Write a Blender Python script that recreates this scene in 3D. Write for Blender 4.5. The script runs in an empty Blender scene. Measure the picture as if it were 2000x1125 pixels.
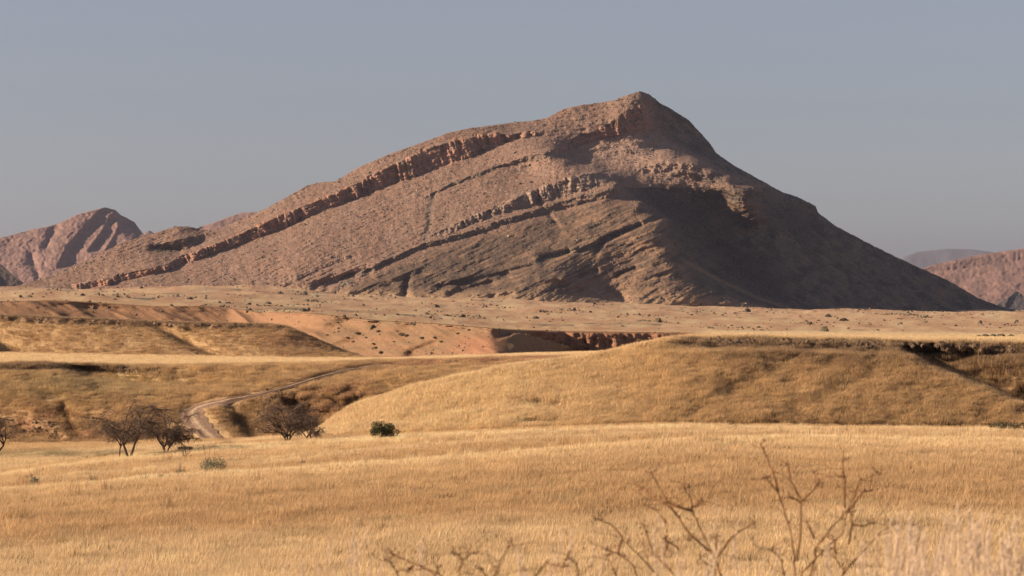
import bpy, math, random
import numpy as np
from mathutils import Vector

random.seed(7)
rng = np.random.default_rng(11)
R = math.radians
F, CX, PH = 5671.0, 1000.0, 588.0      # lens in photo pixels, centre column, horizon row
scene = bpy.context.scene
col = scene.collection

# ------------------------------------------------------------------ camera
cam_d = bpy.data.cameras.new('camera')
cam = bpy.data.objects.new('camera', cam_d)
col.objects.link(cam)
cam.location = (0, 0, 0)
cam.rotation_euler = (R(90), 0, 0)
cam_d.sensor_width = 36.0
cam_d.lens = 36.0 * F / 2000.0
cam_d.shift_y = (PH - 562.5) / 2000.0
cam_d.clip_start = 0.5
cam_d.clip_end = 120000.0
cam_d.dof.use_dof = True
cam_d.dof.focus_distance = 520.0
cam_d.dof.aperture_fstop = 8.0
scene.camera = cam

# ------------------------------------------------------------------ sky, sun, exposure
SUN = Vector((-0.925, -0.10, 0.355)).normalized()
elev = math.asin(SUN.z)
world = bpy.data.worlds.new('World')
scene.world = world
world.use_nodes = True
wn = world.node_tree.nodes
wl = world.node_tree.links
bg = wn['Background']
sky = wn.new('ShaderNodeTexSky')
sky.sky_type = 'NISHITA'
sky.sun_disc = False
sky.sun_elevation = elev
sky.sun_rotation = math.atan2(SUN.x, SUN.y)
sky.altitude = 900
sky.air_density = 1.0
sky.dust_density = 1.2
sky.ozone_density = 2.0
hsv = wn.new('ShaderNodeHueSaturation')
hsv.inputs['Saturation'].default_value = 0.50
wl.new(sky.outputs['Color'], hsv.inputs['Color'])
mau = wn.new('ShaderNodeMixRGB'); mau.blend_type = 'MULTIPLY'; mau.inputs['Fac'].default_value = 1.0
mau.inputs['Color2'].default_value = (0.985, 0.95, 1.045, 1)      # dusty mauve cast of the whole sky
wl.new(hsv.outputs['Color'], mau.inputs['Color1'])
wl.new(mau.outputs['Color'], bg.inputs['Color'])
bg.inputs['Strength'].default_value = 0.048

sun_d = bpy.data.lights.new('sun', 'SUN')
sun_d.energy = 5.0
sun_d.angle = R(0.5)
sun_d.color = (1.0, 0.80, 0.60)
sun = bpy.data.objects.new('sun', sun_d)
col.objects.link(sun)
sun.rotation_euler = SUN.to_track_quat('Z', 'Y').to_euler()
sun.location = (-200, -50, 100)

vs = scene.view_settings
vs.view_transform = 'Standard'
vs.look = 'None'
vs.gamma = 1.0
vs.exposure = 0.85
vs.use_curve_mapping = False
scene.cycles.max_bounces = 5
scene.cycles.diffuse_bounces = 1
scene.cycles.transparent_max_bounces = 6
scene.cycles.use_denoising = True


# ------------------------------------------------------------------ helpers
def tag(o, label=None, cat=None, group=None, kind=None):
    if label: o['label'] = label
    if cat: o['category'] = cat
    if group: o['group'] = group
    if kind: o['kind'] = kind
    return o


def hash2(ix, iy, seed):
    h = (ix.astype(np.int64) * 374761393 + iy.astype(np.int64) * 668265263 + seed * 974711) & 0xffffffff
    h = ((h ^ (h >> 13)) * 1274126177) & 0xffffffff
    h = (h ^ (h >> 16)) & 0xffffffff
    return h


def noise(x, y, seed=0):
    x = np.asarray(x, float); y = np.asarray(y, float)
    x, y = np.broadcast_arrays(x, y)
    ix = np.floor(x); iy = np.floor(y)
    fx = x - ix; fy = y - iy
    ux = fx * fx * fx * (fx * (fx * 6 - 15) + 10); uy = fy * fy * fy * (fy * (fy * 6 - 15) + 10)
    r = []
    for dy in (0, 1):
        for dx in (0, 1):
            a = hash2(ix + dx, iy + dy, seed) * (2 * math.pi / 4294967296.0)
            r.append(np.cos(a) * (fx - dx) + np.sin(a) * (fy - dy))
    return ((r[0] * (1 - ux) + r[1] * ux) * (1 - uy) + (r[2] * (1 - ux) + r[3] * ux) * uy) * 1.45


def fbm(x, y, o=4, seed=0, gain=0.5, ridged=False):
    s = 0; a = 1; t = 0
    for k in range(o):
        n = noise(x, y, seed + 17 * k)
        if ridged: n = 1 - 2 * np.abs(n)
        s = s + n * a; t += a
        x = x * 2.03 + 13.7; y = y * 2.03 - 7.1; a *= gain
    return s / t


def sm(a, b, x):
    t = np.clip((x - a) / (b - a), 0, 1)
    return t * t * (3 - 2 * t)


def itp(pts, x):
    k = sorted(pts)
    return np.interp(x, [p[0] for p in k], [p[1] for p in k])


def lerp3(a, b, t):
    return a * (1 - t[..., None]) + np.asarray(b) * t[..., None]


def segdist(px, py, line):
    """distance in px to a polyline"""
    d = np.full(np.broadcast(px, py).shape, 1e9)
    for (x0, y0), (x1, y1) in zip(line[:-1], line[1:]):
        vx, vy = x1 - x0, y1 - y0
        t = np.clip(((px - x0) * vx + (py - y0) * vy) / (vx * vx + vy * vy), 0, 1)
        d = np.minimum(d, np.hypot(px - x0 - t * vx, py - y0 - t * vy))
    return d


def fold(px, py, line, A, w, decay, ends=8.0):
    """a spur edge: right of the line the ground falls back, then recovers"""
    k = sorted([(b, a) for a, b in line])
    x = np.interp(py, [q[0] for q in k], [q[1] for q in k])
    d = px - x
    y0, y1 = k[0][0], k[-1][0]
    m = sm(y0 - ends, y0 + ends, py) * (1 - sm(y1 - ends * .3, y1 + ends, py))
    dd = np.maximum(d, 0)
    return A * m * (1 - np.exp(-dd / w)) * np.exp(-dd / decay)


def groove(px, py, line, A, w):
    return A * np.exp(-(segdist(px, py, line) / w) ** 2)


def mesh_obj(name, verts, faces, mat=None, parent=None, smooth=False):
    me = bpy.data.meshes.new(name)
    verts = np.asarray(verts, np.float32)
    faces = np.asarray(faces, np.int32)
    nf, k = faces.shape
    me.vertices.add(len(verts)); me.vertices.foreach_set('co', verts.ravel())
    me.loops.add(nf * k); me.loops.foreach_set('vertex_index', faces.ravel())
    me.polygons.add(nf); me.polygons.foreach_set('loop_start', np.arange(nf, dtype=np.int32) * k)
    me.polygons.foreach_set('use_smooth', np.full(nf, smooth))
    me.update(calc_edges=True)
    if mat: me.materials.append(mat)
    o = bpy.data.objects.new(name, me)
    col.objects.link(o)
    if parent: o.parent = parent
    return o


def set_col(me, c, name='Col'):
    a = me.color_attributes.new(name, 'FLOAT_COLOR', 'POINT')
    d = np.ones((len(c), 4), np.float32); d[:, :3] = c
    a.data.foreach_set('color', d.ravel())


def grid_obj(name, V, C, mat):
    nr, nc = V.shape[:2]
    i = np.arange(nr * nc).reshape(nr, nc)
    f = np.stack([i[:-1, :-1], i[:-1, 1:], i[1:, 1:], i[1:, :-1]], -1).reshape(-1, 4)
    o = mesh_obj(name, V.reshape(-1, 3), f, mat, smooth=True)
    set_col(o.data, np.clip(C.reshape(-1, 3), 0.005, 0.9))
    return o


ORD = ['first', 'second', 'third', 'fourth', 'fifth', 'sixth', 'seventh', 'eighth', 'ninth', 'tenth', 'eleventh', 'twelfth', 'thirteenth', 'fourteenth', 'fifteenth', 'sixteenth', 'seventeenth', 'eighteenth', 'nineteenth', 'twentieth']

# ------------------------------------------------------------------ materials
def nt(name):
    m = bpy.data.materials.new(name); m.use_nodes = True
    n = m.node_tree.nodes; n.clear()
    return m, n, m.node_tree.links


def terrain_mat(name, scales, var, bump_scale, bump_dist, rough=0.95):
    m, n, l = nt(name)
    out = n.new('ShaderNodeOutputMaterial'); b = n.new('ShaderNodeBsdfPrincipled')
    b.inputs['Roughness'].default_value = rough
    b.inputs['Specular IOR Level'].default_value = 0.08
    at = n.new('ShaderNodeAttribute'); at.attribute_name = 'Col'
    tc = n.new('ShaderNodeTexCoord')
    last = at.outputs['Color']
    for sc_, v in zip(scales, var):
        nz = n.new('ShaderNodeTexNoise'); nz.inputs['Scale'].default_value = sc_
        nz.inputs['Detail'].default_value = 3; nz.inputs['Roughness'].default_value = 0.65
        l.new(tc.outputs['Object'], nz.inputs['Vector'])
        mr = n.new('ShaderNodeMapRange')
        mr.inputs['From Min'].default_value = 0.3; mr.inputs['From Max'].default_value = 0.7
        mr.inputs['To Min'].default_value = 1 - v; mr.inputs['To Max'].default_value = 1 + v
        l.new(nz.outputs['Fac'], mr.inputs['Value'])
        mx = n.new('ShaderNodeVectorMath'); mx.operation = 'SCALE'
        l.new(last, mx.inputs[0]); l.new(mr.outputs['Result'], mx.inputs['Scale'])
        last = mx.outputs['Vector']
    l.new(last, b.inputs['Base Color'])
    bz = n.new('ShaderNodeTexNoise'); bz.inputs['Scale'].default_value = bump_scale
    bz.inputs['Detail'].default_value = 4; bz.inputs['Roughness'].default_value = 0.7
    l.new(tc.outputs['Object'], bz.inputs['Vector'])
    bp = n.new('ShaderNodeBump'); bp.inputs['Distance'].default_value = bump_dist
    bp.inputs['Strength'].default_value = 1.0
    l.new(bz.outputs['Fac'], bp.inputs['Height']); l.new(bp.outputs['Normal'], b.inputs['Normal'])
    l.new(b.outputs['BSDF'], out.inputs['Surface'])
    return m


def plain_mat(name, c, c2=None, scale=3.0, rough=0.85, bump=0.0, bscale=20.0):
    m, n, l = nt(name)
    out = n.new('ShaderNodeOutputMaterial'); b = n.new('ShaderNodeBsdfPrincipled')
    b.inputs['Roughness'].default_value = rough
    b.inputs['Specular IOR Level'].default_value = 0.15
    tc = n.new('ShaderNodeTexCoord')
    nz = n.new('ShaderNodeTexNoise'); nz.inputs['Scale'].default_value = scale; nz.inputs['Detail'].default_value = 3
    l.new(tc.outputs['Object'], nz.inputs['Vector'])
    cr = n.new('ShaderNodeValToRGB')
    cr.color_ramp.elements[0].position = 0.35; cr.color_ramp.elements[1].position = 0.65
    cr.color_ramp.elements[0].color = (*c, 1); cr.color_ramp.elements[1].color = (*(c2 or c), 1)
    l.new(nz.outputs['Fac'], cr.inputs['Fac']); l.new(cr.outputs['Color'], b.inputs['Base Color'])
    if bump:
        bz = n.new('ShaderNodeTexNoise'); bz.inputs['Scale'].default_value = bscale
        l.new(tc.outputs['Object'], bz.inputs['Vector'])
        bp = n.new('ShaderNodeBump'); bp.inputs['Distance'].default_value = bump
        l.new(bz.outputs['Fac'], bp.inputs['Height']); l.new(bp.outputs['Normal'], b.inputs['Normal'])
    l.new(b.outputs['BSDF'], out.inputs['Surface'])
    return m


def blade_mat(name, use_tint=True, c=(0.5, 0.34, 0.17), trans=0.35):
    """thin dry blades: diffuse plus light passing through"""
    m, n, l = nt(name)
    out = n.new('ShaderNodeOutputMaterial')
    d = n.new('ShaderNodeBsdfDiffuse'); t = n.new('ShaderNodeBsdfTranslucent'); mx = n.new('ShaderNodeMixShader')
    mx.inputs['Fac'].default_value = trans
    if use_tint:
        a = n.new('ShaderNodeAttribute'); a.attribute_type = 'INSTANCER'; a.attribute_name = 'tint'
        v = n.new('ShaderNodeAttribute'); v.attribute_name = 'Col'
        mul = n.new('ShaderNodeVectorMath'); mul.operation = 'MULTIPLY'
        l.new(a.outputs['Color'], mul.inputs[0]); l.new(v.outputs['Color'], mul.inputs[1])
        l.new(mul.outputs['Vector'], d.inputs['Color']); l.new(mul.outputs['Vector'], t.inputs['Color'])
    else:
        d.inputs['Color'].default_value = (*c, 1); t.inputs['Color'].default_value = (*c, 1)
    l.new(d.outputs['BSDF'], mx.inputs[1]); l.new(t.outputs['BSDF'], mx.inputs[2])
    l.new(mx.outputs['Shader'], out.inputs['Surface'])
    return m


# albedos
GOLD = np.array([0.56, 0.375, 0.185]); PALE = np.array([0.64, 0.475, 0.27]); DEEP = np.array([0.47, 0.295, 0.14])
SOIL = np.array([0.27, 0.165, 0.09]); RED = np.array([0.34, 0.165, 0.095]); CRAG = np.array([0.20, 0.13, 0.085])
PLAIN = np.array([0.435, 0.28, 0.162]); OLIVE = np.array([0.20, 0.17, 0.085])
ROCK = np.array([0.225, 0.138, 0.097]); ROCKRED = np.array([0.30, 0.155, 0.10]); ROCKPALE = np.array([0.31, 0.23, 0.18])
HILLGRASS = np.array([0.235, 0.145, 0.088]); SCRUB_AND_SHADE = np.array([0.095, 0.08, 0.06])  # the last one also paints shade on the flank and far gullies

# ------------------------------------------------------------------ the ground: one heightfield sheet from the camera to the horizon
def zpy(Z, Y): return PH - F * Z / Y
L = []   # knot lines: (py(px) points, Y(px) points, rows to next)
L.append(([(0, zpy(-1.7, 1.5))], [(0, 1.5)], 4))
L.append(([(0, zpy(-1.95, 9))], [(0, 9)], 10))
L.append(([(0, zpy(-2.6, 16))], [(0, 16)], 8))
L.append(([(0, zpy(-8.5, 60))], [(0, 60)], 8))
L.append(([(-500, 1185), (0, 1165), (1000, 1140), (2400, 1120)], [(0, 118)], 40))
L.append(([(-500, 995), (0, 968), (350, 940), (700, 915), (1000, 894), (1300, 871), (1600, 866), (2000, 872), (2500, 880)], [(0, 200)], 5))
L.append(([(-500, 1000), (0, 971), (350, 942), (700, 917), (1000, 898), (1300, 874), (1600, 866), (2000, 870), (2500, 877)], [(0, 224)], 10))
L.append(([(-500, 975), (0, 953), (300, 927), (600, 907), (837, 880), (1000, 866), (1300, 853), (1600, 852), (2000, 856), (2500, 860)], [(0, 262)], 10))
L.append(([(-500, 960), (0, 933), (105, 915), (227, 899), (350, 887), (455, 875), (700, 863), (1000, 849), (1300, 840), (1600, 844), (2000, 849), (2500, 854)],
          [(0, 300), (455, 322), (1000, 318), (2000, 300)], 8))
# valley floor / base of the right hill
L.append(([(-500, 945), (0, 927), (105, 911), (227, 894), (350, 883), (455, 872), (560, 864), (640, 857), (780, 853), (1000, 845), (1300, 837), (1600, 839), (2000, 845), (2500, 850)],
          [(0, 335), (455, 345), (560, 358), (640, 374), (760, 366), (1000, 352), (1400, 350), (2000, 358)], 90))
# crest of right hill
L.append(([(-500, 905), (0, 897), (200, 882), (350, 876), (455, 868), (560, 860), (620, 850), (640, 832), (700, 792), (800, 758), (900, 735), (1000, 716), (1100, 702), (1200, 688),
           (1270, 671), (1310, 664), (1350, 661), (1500, 662), (1700, 667), (2000, 672), (2500, 680)],
          [(0, 372), (560, 376), (640, 394), (700, 392), (850, 386), (1000, 380), (1350, 376), (2000, 380), (2500, 380)], 8))
# dip behind right hill
L.append(([(-500, 893), (0, 886), (200, 876), (350, 872), (455, 866), (560, 861), (640, 853), (700, 835), (800, 800), (900, 775), (1000, 752), (1100, 730), (1200, 707), (1310, 672),
           (1400, 660.2), (1500, 660.5), (1700, 665), (2000, 670), (2500, 678)], [(0, 405), (640, 418), (2000, 425)], 6))
# base of left bank
L.append(([(-500, 878), (0, 873), (250, 869), (330, 864), (420, 864), (520, 861), (600, 852), (700, 830), (800, 795), (900, 765), (1000, 745), (1100, 722), (1200, 700), (1310, 669),
           (1400, 659.5), (1700, 664), (2000, 669), (2500, 677)], [(0, 450), (560, 440), (740, 450), (2000, 448)], 70))
# break of slope half way up
L.append(([(-500, 790), (0, 795), (300, 798), (370, 806), (430, 791), (560, 777), (640, 766), (740, 742), (900, 726), (1000, 721), (1170, 703), (1310, 668), (1400, 659), (1700, 663), (2000, 668), (2500, 676)],
          [(0, 461), (560, 456), (740, 462), (900, 470), (2000, 470)], 60))
# lip of the second terrace
L.append(([(-500, 714), (0, 713), (120, 712), (240, 717), (310, 717), (500, 715), (620, 713), (740, 708), (900, 704), (1100, 699), (1170, 697), (1250, 690), (1310, 667), (1400, 658.5), (1700, 662.5), (2000, 667), (2500, 675)],
          [(0, 474), (620, 480), (740, 482), (1000, 484), (2000, 492)], 30))
# back of the pale terrace / base of the third bank
L.append(([(-500, 690), (0, 691.5), (300, 696), (600, 701), (760, 702), (915, 696), (1212, 687), (1310, 665), (1400, 657), (1700, 660.5), (2000, 664.5), (2500, 672)], [(0, 612)], 62))
# lip of third bank
L.append(([(-500, 606), (0, 614), (150, 620), (280, 626), (420, 630), (530, 632), (560, 636), (620, 664), (700, 697), (760, 702.5), (915, 697), (1212, 688), (1310, 664), (1400, 656), (1700, 659.5), (2000, 663), (2500, 670)],
          [(0, 629), (2000, 636)], 8))
L.append(([(-500, 620), (0, 626), (280, 640), (560, 655), (640, 690), (700, 704), (915, 701), (1212, 692), (1310, 665), (1400, 655.5), (1700, 658.8), (2000, 662), (2500, 668)], [(0, 720)], 8))
# foot of the red gullied slope
L.append(([(-500, 625), (0, 630), (280, 642), (450, 652), (560, 660), (640, 692), (700, 701), (915, 699), (1212, 691), (1310, 664), (1400, 654), (1700, 657), (2000, 660), (2500, 666)],
          [(-500, 1162), (450, 1162), (560, 1120), (620, 1078), (700, 1052), (850, 1006), (900, 990), (968, 974), (1010, 984), (1065, 1016), (1170, 1088), (1330, 1094), (1400, 900), (2000, 900)], 78))
# crest of the red mound, then the foot of the cliff behind it
_L = L[-1]
_M = ([(-500, 584), (0, 589), (450, 602), (530, 609), (620, 612), (700, 622), (850, 632), (900, 636), (968, 642)], [(-500, 1180), (450, 1180), (520, 1150), (620, 1100), (850, 1030), (968, 1000)])
for fr, ov, oy, rr in ((.5, [(1010, 649), (1060, 661), (1100, 672), (1170, 689), (1330, 668), (1400, 651.5), (2000, 657.5), (2500, 663)], [(1010, 1008), (1060, 1030), (1170, 1062), (1330, 1060), (1400, 1000), (2000, 1000)], 10),
                       (.82, [(1010, 652), (1060, 674), (1100, 686), (1170, 692), (1330, 690), (1400, 650.5), (2000, 656), (2500, 661)], [(1010, 1034), (1060, 1082), (1100, 1092), (1330, 1098), (1400, 1050), (2000, 1050)], 40)):
    xs_ = [-500, 0, 450, 530, 620, 700, 850, 900, 962]
    L.append(([(x, float(itp(_L[0], x)) * (1 - fr) + fr * float(itp(_M[0], x))) for x in xs_] + ov, [(x, float(itp(_L[1], x)) * (1 - fr) + fr * float(itp(_M[1], x))) for x in xs_] + oy, rr))
L[-3] = (L[-3][0], L[-3][1], 44)
# rim of the red slope
L.append(([(-500, 584), (0, 589), (100, 586), (180, 590), (300, 598), (400, 597), (470, 604), (515, 612), (530, 609), (620, 612), (740, 626), (850, 632), (960, 641), (1000, 644), (1100, 647), (1330, 650), (1400, 649), (1700, 652), (2000, 655), (2500, 660)],
          [(-500, 1180), (450, 1180), (520, 1150), (620, 1100), (850, 1030), (962, 1000), (1010, 1040), (1100, 1100), (1330, 1110), (1400, 1100), (2000, 1100)], 26))
L.append(([(-500, 578), (0, 577), (180, 580), (350, 588), (480, 600), (620, 606), (760, 615), (1000, 628), (1400, 636), (1700, 638), (2000, 641), (2500, 645)], [(0, 1500)], 40))
L.append(([(-500, 572), (0, 571), (200, 573), (350, 577), (480, 583), (620, 592), (760, 600), (1000, 611), (1400, 620), (1700, 622), (2000, 625), (2500, 628)], [(0, 2500)], 40))
FOOT_PY = [(-500, 562), (0, 562), (150, 567), (370, 561), (480, 561), (560, 563), (640, 571), (760, 579), (900, 583), (1000, 586), (1200, 593), (1450, 601), (1560, 605), (2000, 608.5), (2500, 610)]
FOOT_Y = [(-500, 4500), (200, 4400), (700, 4250), (1000, 4130), (1200, 4120), (1400, 4200), (1560, 4350), (1700, 4600), (1985, 5100), (2500, 5300)]
L.append((FOOT_PY, FOOT_Y, 10))
L.append(([(-500, 570), (0, 572), (1000, 588), (1560, 600), (2000, 605), (2500, 606)], [(0, 8000)], 5))
L.append(([(0, 590.5)], [(0, 22000)], 4))
L.append(([(0, 589)], [(0, 52000)], 1))

GX = np.concatenate([np.arange(-460, -60, 8), np.arange(-60, 2060, 2.6), np.arange(2060, 2470, 8)])
PYs = [itp(a, GX) for a, b, n in L]; Ys = [itp(b, GX) for a, b, n in L]
ker = np.hanning(13); ker /= ker.sum()
def smx(v, k=ker):
    p = len(k) // 2
    return np.convolve(np.pad(v, p, mode='edge'), k, mode='valid')
rowsY, rowsZ, seg = [], [], []
for i in range(len(L) - 1):
    n = L[i][2]
    Y0, Y1 = smx(Ys[i]), smx(Ys[i + 1])
    Z0, Z1 = (PH - smx(PYs[i])) / F * Y0, (PH - smx(PYs[i + 1])) / F * Y1
    for k in range(n):
        t = k / n
        if Y1.min() > 3 * Y0.max(): t2 = t * t * .8 + t * .2
        else: t2 = t
        rowsY.append(Y0 + (Y1 - Y0) * t2); rowsZ.append(Z0 + (Z1 - Z0) * t2); seg.append(i + t)
rowsY.append(Ys[-1]); rowsZ.append((PH - PYs[-1]) / F * Ys[-1]); seg.append(len(L) - 1)
GY = np.array(rowsY); GZ = np.array(rowsZ); seg = np.array(seg)
# round the folds of the profile a little
def blurrows(A, it):
    for _ in range(it):
        B = A.copy(); B[1:-1] = A[1:-1] * .5 + (A[:-2] + A[2:]) * .25
        A = B
    return A
keepY, keepZ = GY.copy(), GZ.copy()
w_ = (np.minimum(1, np.maximum(0, 1)) * np.ones(GY.shape))
GYb, GZb = blurrows(GY, 6), blurrows(GZ, 6)
ok = ((seg > 4) & (seg < 23))[:, None]
GY = np.where(ok, GYb, GY); GZ = np.where(ok, GZb, GZ)
PX = np.broadcast_to(GX, GY.shape)
S = np.broadcast_to(seg[:, None], GY.shape)
PY = PH - F * GZ / GY
XW = (PX - CX) / F * GY


def band(a, b, f=0.25):      # mask of profile segments a..b
    return sm(a - f, a, S) * (1 - sm(b, b + f, S))


# indices of knot lines
I_SLOPE, I_A, I_B, I_D, I_E, I_F, I_G, I_GB, I_H, I_I, I_J, I_K, I_L, I_M = 4, 5, 8, 9, 10, 11, 12, 13, 14, 15, 16, 17, 18, 21
dY = np.zeros_like(GY)
hill = band(I_D + .12, I_E - .02, .12)
# ---- right hill: spurs and gullies on its face
dY += hill * fold(PX, PY, [(1745, 684), (1800, 718), (1880, 752), (1960, 785), (2060, 812)], 22, 36, 110, 20)
dY += hill * groove(PX, PY, [(1370, 790), (1400, 775), (1450, 770), (1500, 782)], .8, 14)
dY += hill * groove(PX, PY, [(1640, 690), (1600, 720), (1540, 750)], .6, 18)
dY += hill * groove(PX, PY, [(1560, 700), (1500, 735), (1420, 760)], .8, 16)
dY += hill * groove(PX, PY, [(1720, 700), (1690, 740), (1600, 780)], .9, 16)
dY += hill * groove(PX, PY, [(790, 830), (900, 800), (1010, 790), (1100, 800)], 1.4, 12)
dY += hill * groove(PX, PY, [(1000, 838), (1040, 828), (1080, 830)], 2.0, 8)
dY += hill * 1.7 * fbm(XW / 8, GZ / 4, 5, 3, .6)
rsm = sm(-5, 20, PX - np.interp(PY, [684, 718, 752, 785, 812], [1745, 1800, 1880, 1960, 2060]))
dY += hill * (rsm + .7 * sm(1330, 1500, PX) * (1 - sm(700, 735, PY))) * (2.2 * fbm(XW / 2.6, GZ / 1.6, 4, 4, .6) + 1.0)
crag1 = band(I_E - .14, I_E - .015, .05) * sm(1290, 1370, PX)
dY += crag1 * (4.5 * fbm(XW / 1.8, GZ / 1.2, 4, 5, .6) + 3.6) 
# ---- left bank and the knoll right of the track
bank = band(I_G + .05, I_H - .02, .1)
vis2 = 1 - sm(1180, 1300, PX)
dY += bank * vis2 * 2.0 * fbm(XW / 10, GZ / 4, 4, 9)
lipdark = [(0, 714), (120, 713), (200, 722), (330, 745)]
dY += bank * vis2 * (3 * np.exp(-((PY - itp([(-400, 722), (0, 722), (120, 722), (200, 732), (260, 742), (330, 752)], PX)) / 11.0) ** 2) * (1 - sm(250, 335, PX)))
dY += bank * groove(PX, PY, [(-60, 830), (40, 840), (110, 862)], 4, 14)
dY += bank * vis2 * groove(PX, PY, [(120, 800), (150, 850)], 2.5, 12)
dY += bank * vis2 * fold(PX, PY, [(425, 798), (440, 822), (470, 856)], 13, 26, 60, 22)
dY += bank * vis2 * fold(PX, PY, [(95, 706), (130, 735), (165, 752)], 24, 50, 120, 22)
dY += bank * vis2 * fold(PX, PY, [(-120, 706), (-80, 735), (-60, 745)], 12, 50, 90, 22)
dY += bank * vis2 * fold(PX, PY, [(535, 778), (548, 800), (580, 840)], 14, 28, 60, 22)
dY += bank * vis2 * fold(PX, PY, [(600, 774), (640, 790), (680, 806)], 9, 20, 40, 18)
dY += bank * vis2 * groove(PX, PY, [(700, 722), (740, 745), (760, 770)], 1.5, 14)
crag2 = band(I_H - .42, I_H - .06, .12) * sm(735, 800, PX) * vis2
crag2b = band(I_G + .45, I_GB + .02, .2) * sm(520, 560, PX) * (1 - sm(700, 730, PX))
dY += (crag2 + crag2b * .8) * (5.5 * fbm(XW / 2.2, GZ / 1.5, 4, 15, .6) + 1.5)
cragL = band(I_H - .16, I_H - .02, .05) * (1 - sm(230, 330, PX))
dY += cragL * (2.2 * fbm(XW / 1.8, GZ / 1.3, 4, 25, .6) + 1.0)
# ---- third bank
b3 = band(I_I + .02, I_J - .02, .06)
dY += b3 * (1.8 * fbm(XW / 12, GZ / 5, 4, 31))
dY += b3 * fold(PX, PY, [(243, 618), (300, 648), (350, 675), (410, 703)], 13, 17, 50, 4)
dY += b3 * fold(PX, PY, [(-170, 610), (-80, 650), (0, 700)], 26, 40, 100, 4)
crag3 = band(I_J - .17, I_J - .02, .06) * (1 - sm(500, 580, PX))
dY += crag3 * (2.0 * fbm(XW / 1.8, GZ / 1.2, 4, 35, .6) + .8)
# ---- dunes and red gullied slope
b4 = band(I_L + .03, I_M - .02, .08)
dY += b4 * (3.0 * fbm(XW / 26, GZ / 9, 4, 41) + 1.6 * fbm(XW / 6 + GZ / 3, GZ / 7, 4, 42, .6))
for ln, A, w, dc in [([(60, 588), (110, 610), (130, 625)], 9, 26, 60), ([(135, 592), (165, 612), (200, 632)], 11, 26, 50),
                     ([(200, 600), (245, 618), (280, 632)], 8, 24, 50), ([(300, 606), (350, 622), (400, 640)], 8, 24, 60),
                     ([(452, 602), (480, 625), (500, 640)], 22, 34, 90)]:
    dY += b4 * fold(PX, PY, ln, A, w, dc, 13)
for ln, A, w in [([(740, 632), (700, 662), (640, 692)], 5.6, 15), ([(845, 675), (800, 692)], 2.2, 9), ([(690, 622), (650, 645), (610, 672)], 6, 16),
                 ([(905, 643), (865, 668), (810, 692)], 4.6, 14), ([(815, 634), (775, 658), (710, 692)], 5.2, 15), ([(600, 640), (640, 650), (700, 640)], 3, 9)]:
    dY += b4 * groove(PX, PY, ln, A, w)
cliff = band(I_M - .95, I_M - .02, .1) * sm(1020, 1060, PX) * (1 - sm(1330, 1400, PX))
dY += cliff * (9 * fbm(XW / 9, GZ / 30, 4, 45, .6) + 3 * fbm(XW / 3, GZ / 3, 3, 46))
rimk = band(I_M - .35, I_M - .01, .04) * sm(525, 545, PX) * (1 - sm(1000, 1040, PX))
dY += rimk * (4 * fbm(XW / 4, GZ / 2, 3, 47, .6))
# ---- displacement along the face, and vertical undulation on flats
keepX = XW.copy()
GY2 = GY + dY
GZ2 = (PH - PY) / F * GY2
XW2 = (PX - CX) / F * GY2
flat = sm(I_M, I_M + .4, S) * (1 - sm(24.0, 24.4, S))
hz = flat * (1.4 * fbm(XW2 / 60, GY2 / 60, 4, 51) + 0.9 * fbm(XW2 / 18, GY2 / 18, 3, 52) + 7.0 * sm(22.3, 23.6, S) * fbm(XW2 / 150, GY2 / 420, 4, 53))
fl2 = band(I_SLOPE + .3, I_D - .1, .4)
hz += fl2 * (0.35 * fbm(XW2 / 22, GY2 / 22, 3, 55) + .12 * fbm(XW2 / 5, GY2 / 5, 2, 56))
fl3 = band(I_H + .1, I_I - .1, .2) * vis2 + band(I_D - .2, I_E + .4, .1) * (1 - sm(640, 700, PX))
hz += fl3 * .15 * fbm(XW2 / 12, GY2 / 12, 3, 57)
track_px = [(745, 714), (720, 717), (690, 722), (640, 733), (600, 745), (560, 758), (500, 773), (450, 782), (410, 790), (385, 797), (375, 806), (378, 818), (388, 832), (402, 846), (420, 858), (445, 868)]
GULLY_SHADE = [([(215, 580), (300, 585), (350, 581)], 2.2), ([(290, 575), (440, 573)], 1.6), ([(500, 604), (560, 603), (610, 606)], 2), ([(1000, 634), (1120, 637)], 1.8), ([(1140, 632), (1290, 634)], 2.2), ([(430, 596), (520, 600)], 2.4), ([(640, 606), (760, 612), (860, 622)], 1.5), ([(400, 566), (470, 568)], 1.5)]
GZ2 = GZ2 + hz
GND = np.stack([XW2, GY2, GZ2], -1)
GPY = PH - F * GZ2 / GY2

# ---- albedo of the ground
n1 = fbm(XW2 / 14, GY2 / 14 + GZ2 / 5, 4, 61); n2 = fbm(XW2 / 3, GY2 / 6 + GZ2 / 1.5, 3, 62); n3 = fbm(PX / 60, PY / 9, 4, 63)
C = np.empty(GND.shape); C[:] = GOLD
C = lerp3(C, DEEP * .93, np.clip(.8 + n1 * .6, 0, 1) * band(I_SLOPE + .25, I_A - .12, .12))
C = lerp3(C, DEEP * .95, np.clip(.7 + n1 * .6, 0, 1) * band(I_A + 1.1, 6.75, .15))
C = lerp3(C, DEEP * .95, np.clip(.6 + n1 * .6, 0, 1) * band(7.35, I_B - .35, .15))
C = lerp3(C, PALE * 1.22, np.exp(-((S - I_A - .25) / .38) ** 2))
C = lerp3(C, PALE * 1.2, np.exp(-((S - I_B + .1) / .38) ** 2))
C = lerp3(C, PALE, np.exp(-((S - 7) / .3) ** 2) * .8)
C = lerp3(C, SOIL * .9 + DEEP * .3, hill * np.clip(.02 + n2 * 1.0 + sm(1250, 1500, PX) * (.15 + .35 * (1 - sm(700, 770, PY))), 0, .9))
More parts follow.
